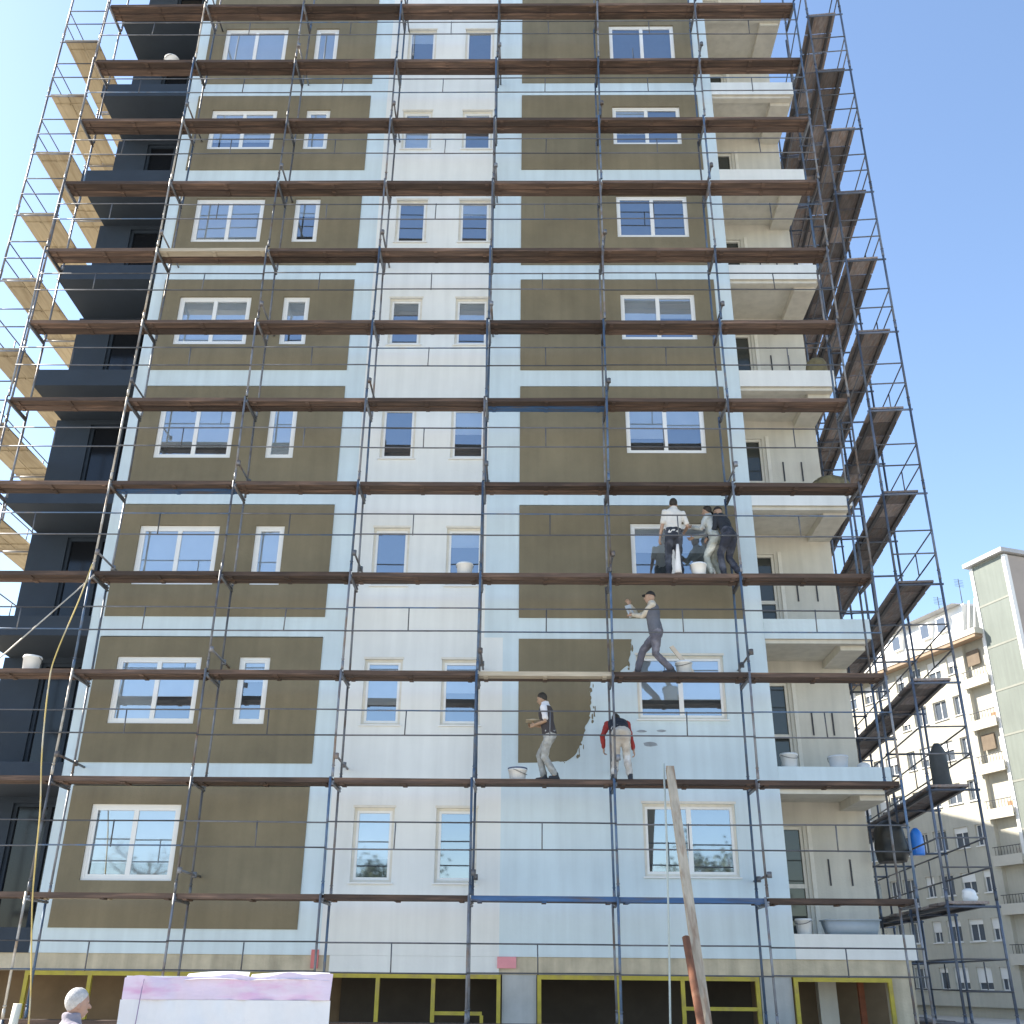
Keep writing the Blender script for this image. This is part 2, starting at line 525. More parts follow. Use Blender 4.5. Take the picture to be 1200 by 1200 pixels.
# half-finished brown coat on the second storey
pts = [(-0.138, 3.31), (2.15, 3.31), (2.12, 3.05), (2.06, 2.78), (1.86, 2.62), (1.42, 2.57), (1.30, 2.50), (1.285, 2.2), (1.29, 1.95), (1.25, 1.7), (1.16, 1.45), (1.09, 1.22), (0.98, 0.98), (0.80, 0.86), (0.4, 0.83), (-0.138, 0.82)]
mb = MB()
fine = []
for i, (x, z) in enumerate(pts):
    x2, z2 = pts[(i + 1) % len(pts)]
    L_ = math.hypot(x2 - x, z2 - z)
    n_ = max(1, int(L_ / 0.035)) if 1 <= i <= 13 else 1
    for q in range(n_):
        t = q / n_
        jx = 0.04 * mnoise.noise(Vector((z * 5 + q * .21, x * 4, i * .3))) + 0.008 * random.uniform(-1, 1) if (1 <= i <= 13 and (q or i > 1)) else 0
        fine.append((x + (x2 - x) * t + jx, z + (z2 - z) * t + jx * .5))
pts = fine
fr_ = [(x, -0.012, FZ(2, z)) for x, z in pts]
bk_ = [(x, 0.0, z) for x, y, z in fr_]
n_ = len(pts)
mb.v += fr_ + bk_
mb.f.append(tuple(reversed(range(n_)))); mb.mi.append(0); mb.sm.append(False)
for i in range(n_):
    j = (i + 1) % n_
    mb.f.append((i, j, n_ + j, n_ + i)); mb.mi.append(0); mb.sm.append(False)
o = mb.build('render_panel', M_BROWN, bld)
o['label'] = 'fresh brown render patch with a ragged right edge'
for q in range(26):
    t_ = random.random()
    cx_, cz_ = random.choice(pts[4:-8])
    w_x, w_z = random.uniform(.008, .03), random.uniform(.012, .09)
    cx_ += random.uniform(-.02, .13); cz_ += random.uniform(-.1, .1)
    sm_ = MB()
    rg_ = [(cx_ + w_x * math.cos(a) * random.uniform(.6, 1.2), cz_ + w_z * math.sin(a) * random.uniform(.6, 1.2)) for a in [2 * PI * i / 9 for i in range(9)]]
    sm_.v += [(a, -0.005 - q * .0001, FZ(2, b)) for a, b in rg_]
    sm_.f.append(tuple(reversed(range(9)))); sm_.mi.append(0); sm_.sm.append(False)
    sm_.build('render_smear', M_BROWN, bld)
# trowelled filler patches under the second-storey window
for x, z, w, h in ((2.27, 6.37, 0.2, 0.05), (2.66, 6.38, 0.2, 0.05), (2.43, 6.12, 0.3, 0.09)):
    mb = MB()
    ring = [(x + w / 2 * math.cos(a) * random.uniform(.8, 1.1), z + h / 2 * math.sin(a) * random.uniform(.8, 1.1)) for a in [2 * PI * i / 12 for i in range(12)]]
    mb.v += [(a, -0.006, b) for a, b in ring] + [(a, 0.0, b) for a, b in ring]
    mb.f.append(tuple(reversed(range(12)))); mb.mi.append(0); mb.sm.append(False)
    for i in range(12):
        j = (i + 1) % 12
        mb.f.append((i, j, 12 + j, 12 + i)); mb.mi.append(0); mb.sm.append(False)
    mb.build('filler_patch', mat('grey filler', (0.30, 0.33, 0.35), 0.9, 0.3, 6), bld)

# core, sides and roof
mb = MB()
mb.box(XA, XB, 0.131, 1.79, ZC + 0.36, ZTOP)
mb.box(XL - 0.1, 6.93, 1.79, 14.0, 0.0, ZTOP)
mb.build('core_wall', mat('side wall plaster', (0.5, 0.48, 0.44), 0.9, 0.1, 1.0, 0.3, 20), bld)
mb = MB()
mb.box(XL - 0.25, XR + 0.1, -0.15, 14.1, ZTOP, ZTOP + 0.35)
mb.build('roof_slab', M_CONC, bld)

# ground floor: beam, piers, yellow steel shop frames, dark rooms
zb0, zb1, zo = ZC + 0.07, ZC + 0.36, ZC + 0.065
mb = MB(); mb.box(XL - 0.3, -3.5, 0.03, 0.35, zb0, zb1 - 0.002); mb.build('concrete_beam', M_CONC, bld)
mb = MB(); mb.box(-3.5, -0.46, 0.0, 0.35, zb0, zb1 - 0.002); mb.build('insulation_panel', M_WHITE, bld)
mb = MB(); mb.box(-0.46, 6.9, 0.03, 0.35, zb0, zb1 - 0.002); mb.build('concrete_beam', M_CONC, bld)
mb = MB(); mb.box(6.5, 6.9, 0.05, 0.4, 0, zb0 - 0.002); mb.build('pier', M_CONC, bld)
for x0, x1 in ((-0.40, 0.21), (4.18, 4.74)):
    mb = MB(); mb.box(x0, x1, 0.05, 0.5, 0, zb0 - 0.002); mb.build('pier', M_PIER, bld)
mb = MB(); mb.box(-3.9, -3.56, 0.05, 0.5, 0, zb0 - 0.002); mb.build('pier', M_PIER, bld)
for x0, x1, z0, z1, c in ((-0.49, -0.15, 2.09, 2.31, (0.72, 0.30, 0.33)), (-3.83, -3.70, 2.06, 2.40, (0.62, 0.20, 0.19))):
    mb = MB(); mb.box(x0, x1, -0.03, 0.03 if x0 < -1 else -0.001, z0 + .03, z1); mb.build('foam_offcut', mat('pink foam %.2f' % c[1], c, 0.8, 0.1, 8), bld)
mb = MB()
mb.box(XL - 0.1, 6.93, 1.6, 1.78, 0, zb1); mb.box(XL - 0.1, 6.93, 0.36, 1.6, zb1 - 0.3, zb1 - 0.2)
mb.build('shop_interior', M_INWALL, bld)
mb = MB(); mb.box(-3.5, 4.3, 1.5, 1.59, 0, zb0 - 0.02); mb.build('shop_interior', M_VOID, bld)
mb = MB(); mb.box(5.42, 5.75, 0.9, 1.1, 0, zb0); mb.build('interior_post', M_BEIGE, bld)
mb = MB(); mb.box(6.1, 6.2, 0.7, 0.8, 0, zb0); mb.build('interior_post', mat('rust red post', (0.22, 0.07, 0.03), 0.8, 0.3, 6), bld)


def steel_frame(xs, z0=0.05, top=zo, horiz=()):
    f = MB()
    a, b = xs[0], xs[-1]
    f.box(a - 0.035, b + 0.035, -0.02, 0.05, top - 0.07, top)
    for x in xs:
        f.box(x - 0.035, x + 0.035, -0.02, 0.05, z0, top - 0.07)
    for h0, h1, z in horiz:
        f.box(h0, h1, -0.015, 0.045, z - 0.03, z + 0.03)
    return f.build('shop_frame', M_YEL, bld)


steel_frame((-8.9, -7.76, -5.9, -3.95))
steel_frame((-3.5, -2.61, -1.62, -0.46), horiz=((-1.585, -0.75, 1.39),))
steel_frame((0.26, 1.67, 2.8, 4.12), horiz=((2.83, 4.09, 1.50),))
steel_frame((4.80, 6.46))
mb = MB(); mb.box(-0.785, -0.725, -0.018, 0.048, 0.05, 1.36); mb.build('shop_frame', M_YEL, bld)

# ------------------------------------------------------------------ scaffolding
LIFT, D0 = 1.99, 1.27
NL = 13


def DZ(k):
    return D0 + LIFT * k


def seg_mesh(name, length, r, m, n=7):
    """Tube segment along +Z with a coupling collar and a rosette near its foot."""
    b = MB()
    b.tube([(0, 0, 0), (0, 0, length)], r, n)
    b.tube([(0, 0, 0.0), (0, 0, 0.16)], r * 1.18, n)
    b.tube([(0, 0, 0.19), (0, 0, 0.205)], r * 1.4, 8)
    return b.mesh(name, m)


def bar_mesh(name, length, r, m, n=6):
    b = MB()
    b.tube([(0, 0, 0), (length, 0, 0)], r, n)
    return b.mesh(name, m)


def plank_mesh(name, length, w, t, m):
    """Board from the origin along +X, w wide along +Y, top at z = 0, end cleats and worn edge."""
    b = MB()
    b.box(0.0, length, 0, w, -t, 0)
    for x in (0.10, length * 0.5 - 0.04, length - 0.18):
        b.box(x, x + 0.08, 0.02, w - 0.02, -t - 0.022, -t - 0.001)
    return b.mesh(name, m)


BAY = 2.555
X0 = [6.72 - BAY * i for i in range(8)][::-1]      # standards' x at the lowest lift


def lean(z):
    return 0.0095 * (z - 3.2)


YO, YI = -1.22, -0.36
scf = empty('scaffold', (0, 0, 0))
tag(scf, 'tall tube scaffold with brown board decks standing across the front facade', 'scaffold')
S_ST = [seg_mesh('standard', LIFT, 0.0225, M_STEEL), seg_mesh('standard', LIFT, 0.024, M_BTUBE), seg_mesh('standard', LIFT, 0.0225, M_LTUBE)]
S_RAIL = bar_mesh('guard_rail', BAY, 0.0145, M_RAIL)
S_RAILB = bar_mesh('guard_rail', BAY, 0.0145, M_BTUBE)
b = MB(); b.tube([(0, 0, 0), (0, 0, 0.46)], 0.0125, 6)
S_POST = b.mesh('rail_post', M_RAIL)
S_TRANS = MB(); S_TRANS.tube([(0, 0, 0), (0, YI - YO, 0)], 0.024, 6); S_TRANS.box(-0.03, 0.03, 0.03, YI - YO - 0.03, 0.03, 0.06)
S_TRANS = S_TRANS.mesh('transom', M_STEEL)
S_PL = [plank_mesh('deck_plank', BAY - 0.03, 0.20, 0.085, M_DECK), plank_mesh('deck_plank', BAY - 0.03, 0.20, 0.085, M_DECKB), plank_mesh('deck_plank', BAY - 0.03, 0.20, 0.085, mat('fresh pale board', (0.42, 0.36, 0.27), 0.8, 0.25, 3, 0.4, 18, stretch=(0.5, 6, 6)))]
blue_low = {(0, 3), (0, 4), (0, 5), (1, 3), (1, 4)}
for i, x0 in enumerate(X0):
    for yy in (YO, YI):
        for k in range(-1, NL):
            z = DZ(k) if k >= 0 else 0.0
            L_ = LIFT
            q = random.random()
            blue = {4: 0.45, 3: 0.15, 5: 0.35, 6: 0.4, 7: 0.35}.get(i, 0.05)
            kind = 1 if q < blue else (2 if (i == 1 and yy == YO and random.random() < .8) else 0)
            me = S_ST[kind]
            o = link('standard', me, scf, (x0 + lean(z), yy, z + (0 if k >= 0 else 0.02)), (0, 0, random.uniform(0, 6)))
            if k < 0:
                o.scale = (1, 1, (D0 - 0.02) / LIFT)
            o.rotation_euler[1] = 0.0095
for k in range(NL):
    z = DZ(k)
    dx = lean(z)
    for i in range(8):
        link('transom', S_TRANS, scf, (X0[i] + dx, YO, z - 0.125))
    for i in range(7):
        for j in range(2):
            blue = (k == 1 and i in (4, 5) and j == 0) or (k == 6 and i == 4 and j == 1) or (k == 5 and i == 1 and j == 1)
            yy = YO + 0.05 + j * 0.235
            o = link('deck_plank', S_PL[1 if blue else (2 if (k, i, j) in ((3, 4, 0), (8, 1, 0), (1, 1, 1)) else 0)], scf, (X0[i] + dx + 0.015, yy, z - random.uniform(0, 0.012)), (random.uniform(-.012, .012), random.uniform(-.003, .003), random.uniform(-.004, .004)))
        for hgt in (0.75, 1.2):
            if k == 12 and hgt > 1:
                continue
            o = link('guard_rail', S_RAILB if random.random() < .15 else S_RAIL, scf, (X0[i] + dx, YO - 0.045, z + hgt + random.uniform(-.02, .02)), (0, random.uniform(-.004, .004), 0))
        px = X0[i] + dx + BAY * random.uniform(0.46, 0.54)
        link('rail_post', S_POST, scf, (px, YO - 0.045, z + 0.745), (0, random.uniform(-.03, .03), 0))
# wall ties and base plates
b = MB(); b.tube([(0, 0, 0), (0, 1.32, 0)], 0.022, 6); b.tube([(0, 0.88, -0.05), (0, 0.88, 0.05)], 0.04, 8); b.tube([(0, 0.0, -0.05), (0, 0.0, 0.05)], 0.042, 8)
S_TIE = b.mesh('wall_tie', M_STEEL)
for i in range(8):
    for k in range(1, NL, 2):
        kk = k + (i % 2)
        if kk < NL and 0 < i < 7:
            z = DZ(kk) + 0.36
            link('wall_tie', S_TIE, scf, (X0[i] + lean(z) + 0.05, YO - 0.06, z), (0, 0, 0))
b = MB(); b.box(-.09, .09, -.09, .09, 0.0, 0.012); b.tube([(0, 0, 0), (0, 0, 0.12)], 0.02, 6)
S_BASE = b.mesh('base_plate', M_STEEL)
for x0 in X0:
    for yy in (YO, YI):
        link('base_plate', S_BASE, scf, (x0 + lean(0) , yy, 0.004))
b = MB(); b.tube([(-11.1, YO - .06, 6.15), (-8.47, YO - .06, 9.1)], 0.014, 6)
b.build('diagonal_brace', M_LTUBE, scf)


# side returns: a deck row running back along each end of the tower
def side_return(name, label, ox, oy, ang, nb, width, deck, out_side, m_st, boards_across, per_bay=6, kmin=0):
    root = empty(name, (ox, oy, 0), (0, 0, ang))
    tag(root, label, 'scaffold')
    st = seg_mesh('standard', LIFT, 0.026, m_st)
    rail = bar_mesh('guard_rail', BAY, 0.016, M_RAIL)
    tr = bar_mesh('transom', width + 0.1, 0.023, m_st)
    b = MB(); b.tube([(0, 0, 0), (0, 0, 0.46)], 0.014, 6)
    post = b.mesh('rail_post', M_RAIL)
    xin, xout = (0.0, width) if out_side > 0 else (width, 0.0)
    for j in range(nb + 1):
        y = j * BAY
        for x in (0.0, width):
            for k in range(-1, NL):
                z = DZ(k) if k >= 0 else 0.02
                o = link('standard', st, root, (x, y, z), (0, 0, random.uniform(0, 6)))
                if k < 0:
                    o.scale = (1, 1, (D0 - 0.02) / LIFT)
        for k in range(NL):
            link('transom', tr, root, (-0.05, y, DZ(k) - 0.10))
            if boards_across and 0 < j < nb:
                link('transom', tr, root, (-0.05, y, DZ(k) + 1.05))
    if boards_across:
        bw = BAY / per_bay
        b = MB(); b.box(0.02, width - 0.12, 0.022, bw - 0.025, -0.045, 0)
        pm = b.mesh('deck_board', deck)
        b = MB(); b.box(0.10, 0.16, 0.02, BAY - 0.02, -0.10, -0.046); b.box(width - 0.26, width - 0.20, 0.02, BAY - 0.02, -0.10, -0.046)
        jm = b.mesh('deck_joist', M_DARKST)
    else:
        hw = (width - 0.1) / 2
        b = MB(); b.box(0.0, hw - 0.01, 0.02, BAY - 0.02, -0.04, 0)
        for yy in (0.3, BAY / 2, BAY - 0.35):
            b.box(0.03, hw - 0.04, yy, yy + 0.05, -0.065, -0.041)
        pm = b.mesh('deck_board', deck)
    for k in range(kmin, NL):
        for j in range(nb):
            if boards_across:
                for q in range(per_bay):
                    link('deck_board', pm, root, (0.0, j * BAY + q * bw, DZ(k) + random.uniform(-.008, .004)), (random.uniform(-.02, .02), random.uniform(-.006, .006), random.uniform(-.01, .01)))
                link('deck_joist', jm, root, (0, j * BAY, DZ(k) - 0.008))
            else:
                for q in range(2):
                    link('deck_board', pm, root, (0.05 + q * hw, j * BAY, DZ(k) + random.uniform(-.006, .006)), (random.uniform(-.006, .006), random.uniform(-.01, .01), random.uniform(-.004, .004)))
            for hgt in (0.55, 1.05):
                o = link('guard_rail', rail, root, (xout, j * BAY, DZ(k) + hgt), (0, 0, PI / 2))
            link('rail_post', post, root, (xout, (j + .5) * BAY, DZ(k) + 0.57))
            if boards_across:
                link('guard_rail', rail, root, (xin, j * BAY, DZ(k) + 1.05), (0, 0, PI / 2))
        for hgt in (0.55, 1.05):
            b = MB(); b.tube([(0, 0, 0), (width, 0, 0)], 0.016, 6)
            if k == kmin and hgt == 0.55:
                side_return.erail = b.mesh('end_rail', M_RAIL)
            link('end_rail', side_return.erail, root, (0, -0.03, DZ(k) + hgt))
    return root


side_return('scaffold', 'narrow scaffold return with sunlit tan plywood decks on the left end of the tower', -12.66, -0.08, rad(0.0), 4, 1.0, M_PLY, -1, M_STEEL, False)
side_return('scaffold', 'narrow scaffold return with dark board decks on the right end against the sky', 7.38, -0.80, rad(-5.2), 6, 0.84, M_DECKR, 1, mat('blue grey tube', (0.10, 0.12, 0.16), 0.5, 0.3, 5, metal=0.3, rnd=0.4), True, 4)

# ------------------------------------------------------------------ the sunlit block on the right
TH = rad(-20.0)
FB = empty('apartment_building', (30.45, 45.0, 0), (0, 0, -(TH)))
tag(FB, 'cream balconied apartment block with mansard roof and grey green tower in the background', 'building')
# local frame: +Y runs along the facade away from the camera, -X is the outward side
M_CRM = mat('cream far render', (0.44, 0.42, 0.352), 0.9, 0.12, 0.5, streak=0.06)
M_GGR = mat('grey green render', (0.17, 0.19, 0.168), 0.9, 0.10, 0.4, streak=0.10)
M_FWHT = mat('white far plaster', (0.74, 0.73, 0.70), 0.85, 0.06, 0.6)
M_RF = mat('grey metal roof', (0.40, 0.40, 0.40), 0.6, 0.12, 1.0)
M_EAVE = mat('brown eave', (0.30, 0.21, 0.14), 0.8, 0.2, 2)
M_FWIN = mat('far window glass', (0.10, 0.12, 0.15), 0.12, 0.1, 1, metal=0.2)
M_PAR = mat('pale parapet', (0.50, 0.47, 0.40), 0.9, 0.08, 1.0)
M_CURT = mat('tan awning cloth', (0.15, 0.115, 0.08), 0.9, 0.2, 2)
FH = 2.80
EZ = 21.05 + ZC                                # eave height
NFF = 8
S0, S1, SE = 0.45, 2.75, 26.0                  # balcony bay and facade end
slabs = [EZ - 0.25 - FH * i for i in range(1, NFF)]


def fbox(name, x0, x1, y0, y1, z0, z1, m, parent=FB):
    b = MB(); b.box(x0, x1, y0, y1, z0, z1)
    return b.build(name, m, parent)


# main wall with window holes, made storey by storey (local -X outwards, wall face at x = 0)
win_y = [(4.0, 5.1), (5.9, 7.0)]
wpos = [3.75, 5.5, 7.5, 9.1, 11.2, 12.8, 14.9, 16.5, 18.6, 20.2, 22.4, 24.2]
for i in range(NFF):
    z1 = EZ - FH * i
    z0 = max(0, z1 - FH)
    holes = []
    for wy in wpos:
        big = wy not in (3.75, 9.1, 12.8, 16.5, 20.2)
        w = 1.3 if big else 0.85
        holes.append((wy - w / 2, wy + w / 2, z0 + 0.95, z0 + 2.25))
    b = MB()
    # build in (x,z) then turn: facade coordinate -> local y
    holed_panel(b, S1, SE, z0, z1, holes, 0.0, 0.3)
    b.v = [(y, x, z) for x, y, z in b.v]
    b.f = [tuple(reversed(f)) for f in b.f]
    b.build('wall', M_CRM, FB)
    for h in holes:
        fr = MB()
        a, c, d, e = h
        for q in ((a, a + .06, d, e), (c - .06, c, d, e), (a + .06, c - .06, d, d + .06), (a + .06, c - .06, e - .06, e), ((a + c) / 2 - .03, (a + c) / 2 + .03, d + .06, e - .06)):
            fr.box(0.14, 0.20, q[0], q[1], q[2], q[3])
        w = fr.build('window', M_FWHT, FB)
        b = MB(); b.quad((0.18, c - .06, d + .06), (0.18, a + .06, d + .06), (0.18, a + .06, e - .06), (0.18, c - .06, e - .06)); b.build('pane', M_FWIN, w)
        if random.random() < 0.45:
            b = MB(); b.box(0.10, 0.135, a, c, e - random.uniform(.3, .9), e); b.build('shutter', M_FWHT, w)
        b = MB(); b.box(-0.08, 0.13, a - .06, c + .06, d - .06, d - .002); b.build('sill', M_FWHT, w)
# balcony bay: recess shade is put into the dark wall colour and wide glazing
fbox('balcony_wall', 1.5, 1.7, S0 - .2, S1, 0, EZ - 0.01, mat('plaster darkened for shade', (0.22, 0.21, 0.20), 0.9, 0.15, 1.0))
fbox('balcony_side_wall', 0.0, 1.5, S1 - 0.2, S1 - 0.002, 0, EZ - .01, M_CRM)
for i, z in enumerate(slabs):
    fbox('balcony_slab', -0.25, 1.495, S0, S1 - 0.21, z - 0.15, z, M_CONC)
    fbox('balcony_parapet', -0.27, -0.15, S0, S1 + 0.1, z - 0.20, z + 0.42, M_PAR)
    d = fbox('balcony_door', 1.40, 1.495, S0 + 0.1, S0 + 1.9, z, z + 2.1, M_FWHT)
    b = MB(); b.quad((1.39, S0 + 1.85, z + .1), (1.39, S0 + .15, z + .1), (1.39, S0 + .15, z + 2.0), (1.39, S0 + 1.85, z + 2.0)); b.build('pane', M_FWIN, d)
    c = (0.30, 0.18, 0.10) if i % 2 else (0.40, 0.36, 0.30)
    fbox('balcony_box', 0.3, 0.85, S0 + 0.1, S0 + 0.9, z, z + 0.8, mat('balcony box %d' % (i % 2), c, 0.9, 0.2, 3))
    if i in (0, 2):
        fbox('awning', 0.1, 0.16, S0 + 0.8, S1 - 0.4, z + 1.3, z + 2.3, M_CURT)
    rl = MB()
    for q in range(9):
        rl.box(-0.22, -0.20, S0 + .1 + q * .25, S0 + .12 + q * .25, z + .42, z + .9)
    rl.box(-0.23, -0.19, S0, S1, z + .9, z + .94)
    rl.build('balcony_railing', M_DARKST, FB)
# eaves, attic storey and roof
fbox('eave', -0.75, 12, S0 - 0.1, SE, EZ, EZ + 0.38, M_PAR)
fbox('eave_board', -0.70, 0.0, S0, SE, EZ - 0.22, EZ - 0.002, M_EAVE)
b = MB()
at0, at1 = EZ + 0.38, EZ + 2.75
b.loft([[(-0.1, 2.0, at0), (12, 2.0, at0), (12, SE, at0), (-0.1, SE, at0)], [(0.45, 2.3, at1), (12, 2.3, at1), (12, SE, at1), (0.45, SE, at1)]])
b.sm = [False] * len(b.sm)
b.build('attic_wall', M_FWHT, FB)
for y in (3.4, 5.1, 8.2, 11.5, 14.8, 18.0):
    w = fbox('attic_window', -0.16, 0.5, y, y + 0.95, at0 + 0.75, at0 + 1.85, M_FWHT)
    b = MB(); b.quad((-0.165, y + .87, at0 + .83), (-0.165, y + .08, at0 + .83), (-0.165, y + .08, at0 + 1.77), (-0.165, y + .87, at0 + 1.77)); b.build('pane', M_FWIN, w)
b = MB()
b.loft([[(-0.3, 2.4, at1 + .01), (12, 2.4, at1 + .01), (12, SE, at1 + .01), (-0.3, SE, at1 + .01)], [(3.0, 3.4, at1 + 0.7), (10, 3.4, at1 + 0.7), (10, SE - 1, at1 + 0.7), (3.0, SE - 1, at1 + 0.7)]])
b.sm = [False] * len(b.sm)
b.build('roof', M_RF, FB)
for i in range(6):
    b = MB(); b.obox((-0.2, 0.9 + i * .55, at0 + .05), (0.9, 1.5 + i * .55, at1 + .2), 0.10, 0.10); b.build('roof_strut', M_FWHT, FB)
for yy_, hh_ in ((4.0, 2.2), (6.3, 1.6), (10.2, 2.6)):
    b = MB(); b.tube([(2.2, yy_, at1 + .3), (2.2, yy_, at1 + .5 + hh_)], 0.03, 5)
    for q in range(5):
        b.tube([(2.2 - .4, yy_, at1 + hh_ - .12 * q + .4), (2.2 + .4, yy_, at1 + hh_ - .12 * q + .4)], 0.012, 4)
    b.build('aerial', M_DARKST, FB)
fbox('chimney', 3.0, 3.9, 7.5, 8.5, at1 + .2, at1 + 1.5, M_FWHT)
# grey green tower, nearer end
TZ = 25.75 + ZC
mbk = -2.35
for i in range(9):
    z1 = TZ - i * 2.85
    z0 = max(0, z1 - 2.84)
    if z1 <= 0.2:
        break
    fbox('tower_wall', 0.0, 6, mbk, S0 - .18, z0, z1 - 0.13, M_GGR)
    fbox('tower_band', -0.02, 6, mbk, S0 - .16, z1 - 0.13, z1, mat('pale green band', (0.24, 0.245, 0.21), 0.9, 0.1, 0.6))
fbox('tower_corner', -0.05, 0.25, S0 - .155, S0 + .10, 0, TZ - .14, M_FWHT)
fbox('tower_corner', -0.05, 0.25, mbk - 0.25, mbk - .003, 0, TZ - .14, M_FWHT)
fbox('tower_roof', -0.35, 6.3, mbk - .4, S0 + .35, TZ, TZ + 0.28, M_RF)
M_FRONT = mat('brown beige render', (0.36, 0.31, 0.27), 0.9, 0.1, 0.5)
b = MB()
fh = [(1.2 + 3.0 * q, 2.6 + 3.0 * q, EZ - 1.2 - 2.8 * i, EZ + 0.2 - 2.8 * i) for q in range(3) for i in range(7)]
holed_panel(b, 0.251, 12, 0, TZ - .14, fh, mbk - 0.2, 0.19)
b.build('front_wall', M_FRONT, FB)
for h in fh:
    w = fbox('window', h[0], h[1], mbk - 0.1, mbk - 0.05, h[2], h[3], M_FWHT)
    b = MB(); b.quad((h[0] + .08, mbk - .105, h[2] + .08), (h[1] - .08, mbk - .105, h[2] + .08), (h[1] - .08, mbk - .105, h[3] - .08), (h[0] + .08, mbk - .105, h[3] - .08)); b.build('pane', M_FWIN, w)
for i in range(7):
    fbox('front_balcony', 0.4, 5.5, mbk - 1.2, mbk - .21, EZ - 2.1 - 2.8 * i, EZ - 1.9 - 2.8 * i, mat('rust balcony slab', (0.32, 0.17, 0.11), 0.9, 0.2, 2))
fbox('core_wall', 0.31, 11.9, S0 - .1, SE, 0, EZ - .02, M_CRM).hide_render = False

# block behind the tower (unseen from the front), whose shade lies on the cream block's lower storeys
NB = empty('neighbour_building', (-4.0, 47.0, 0))
tag(NB, 'plain flat roofed block standing hidden behind the scaffolded tower', 'building')
b = MB(); b.box(-8, 13, -7, 22, 0, 28.2); b.build('wall', M_CRM, NB)
b = MB(); b.box(-8.3, 13.3, -7.3, 22.3, 28.2, 28.6); b.build('roof', M_RF, NB)
for k in range(8):
    for q in range(7):
        w = fbox('window', -6.6 + q * 2.8, -5.2 + q * 2.8, -7.06, -7.002, 1.2 + 3 * k, 2.6 + 3 * k, M_FWHT, NB)
        b = MB(); b.quad((-6.5 + q * 2.8, -7.065, 1.3 + 3 * k), (-5.3 + q * 2.8, -7.065, 1.3 + 3 * k), (-5.3 + q * 2.8, -7.065, 2.5 + 3 * k), (-6.5 + q * 2.8, -7.065, 2.5 + 3 * k)); b.build('pane', M_FWIN, w)

# ------------------------------------------------------------------ people
def V(*a):
    return Vector(a)


def ell_ring(c, ax, ay, rx, ry, n=14):
    return [c + ax * (rx * math.cos(2 * PI * i / n)) + ay * (ry * math.sin(2 * PI * i / n)) for i in range(n)]


def limb(mb, pts, rs, n=10):
    """Closed tapered tube with rounded ends through pts."""
    P, Rr = [Vector(p) for p in pts], list(rs)
    d0, d1 = (P[0] - P[1]).normalized(), (P[-1] - P[-2]).normalized()
    pp = [P[0] + d0 * Rr[0] * 0.85, P[0] + d0 * Rr[0] * 0.5] + P + [P[-1] + d1 * Rr[-1] * 0.5, P[-1] + d1 * Rr[-1] * 0.85]
    rr = [Rr[0] * 0.5, Rr[0] * 0.86] + Rr + [Rr[-1] * 0.86, Rr[-1] * 0.5]
    mb.tube(pp, rr, n)


def ellipsoid(mb, c, ax, ay, az, rx, ry, rz, n=14, k=9):
    rings = []
    for i in range(1, k):
        t = PI * i / k
        rings.append(ell_ring(c - az * (rz * math.cos(t)), ax, ay, rx * math.sin(t), ry * math.sin(t), n))
    mb.loft(rings)


def ik(a, b, l1, l2, pole):
    d = b - a
    L = min(d.length, (l1 + l2) * 0.999)
    dn = d.normalized()
    x = (l1 * l1 - l2 * l2 + L * L) / (2 * L)
    h = math.sqrt(max(l1 * l1 - x * x, 0))
    p = (pole - dn * pole.dot(dn)).normalized()
    return a + dn * x + p * h, a + dn * L


TMP = bpy.data.scenes.new('scratch')


def solid(name, mb, m, parent, vox):
    """One continuous skin from overlapping volumes, wrinkled a little."""
    me = mb.mesh(name, m)
    tmp = bpy.data.objects.new('tmp', me)
    TMP.collection.objects.link(tmp)
    md = tmp.modifiers.new('r', 'REMESH')
    md.mode = 'VOXEL'
    md.voxel_size = vox
    md.use_smooth_shade = True
    sm = tmp.modifiers.new('s', 'SMOOTH')
    sm.factor = 0.5
    sm.iterations = 2
    TMP.view_layers[0].update()
    dg = TMP.view_layers[0].depsgraph
    out = bpy.data.meshes.new_from_object(tmp.evaluated_get(dg))
    out.name = name
    out.materials.clear()
    out.materials.append(m)
    bpy.data.objects.remove(tmp)
    bpy.data.meshes.remove(me)
    out.polygons.foreach_set('use_smooth', [True] * len(out.polygons))
    return link(name, out, parent)


def cloth_wrinkle(o, amp, sc):
    me = o.data
    for v in me.vertices:
        n = mnoise.noise(Vector(v.co) * sc) + 0.5 * mnoise.noise(Vector(v.co) * sc * 2.3 + V(3, 1, 7))
        v.co += v.normal * (n * amp)
    me.update()


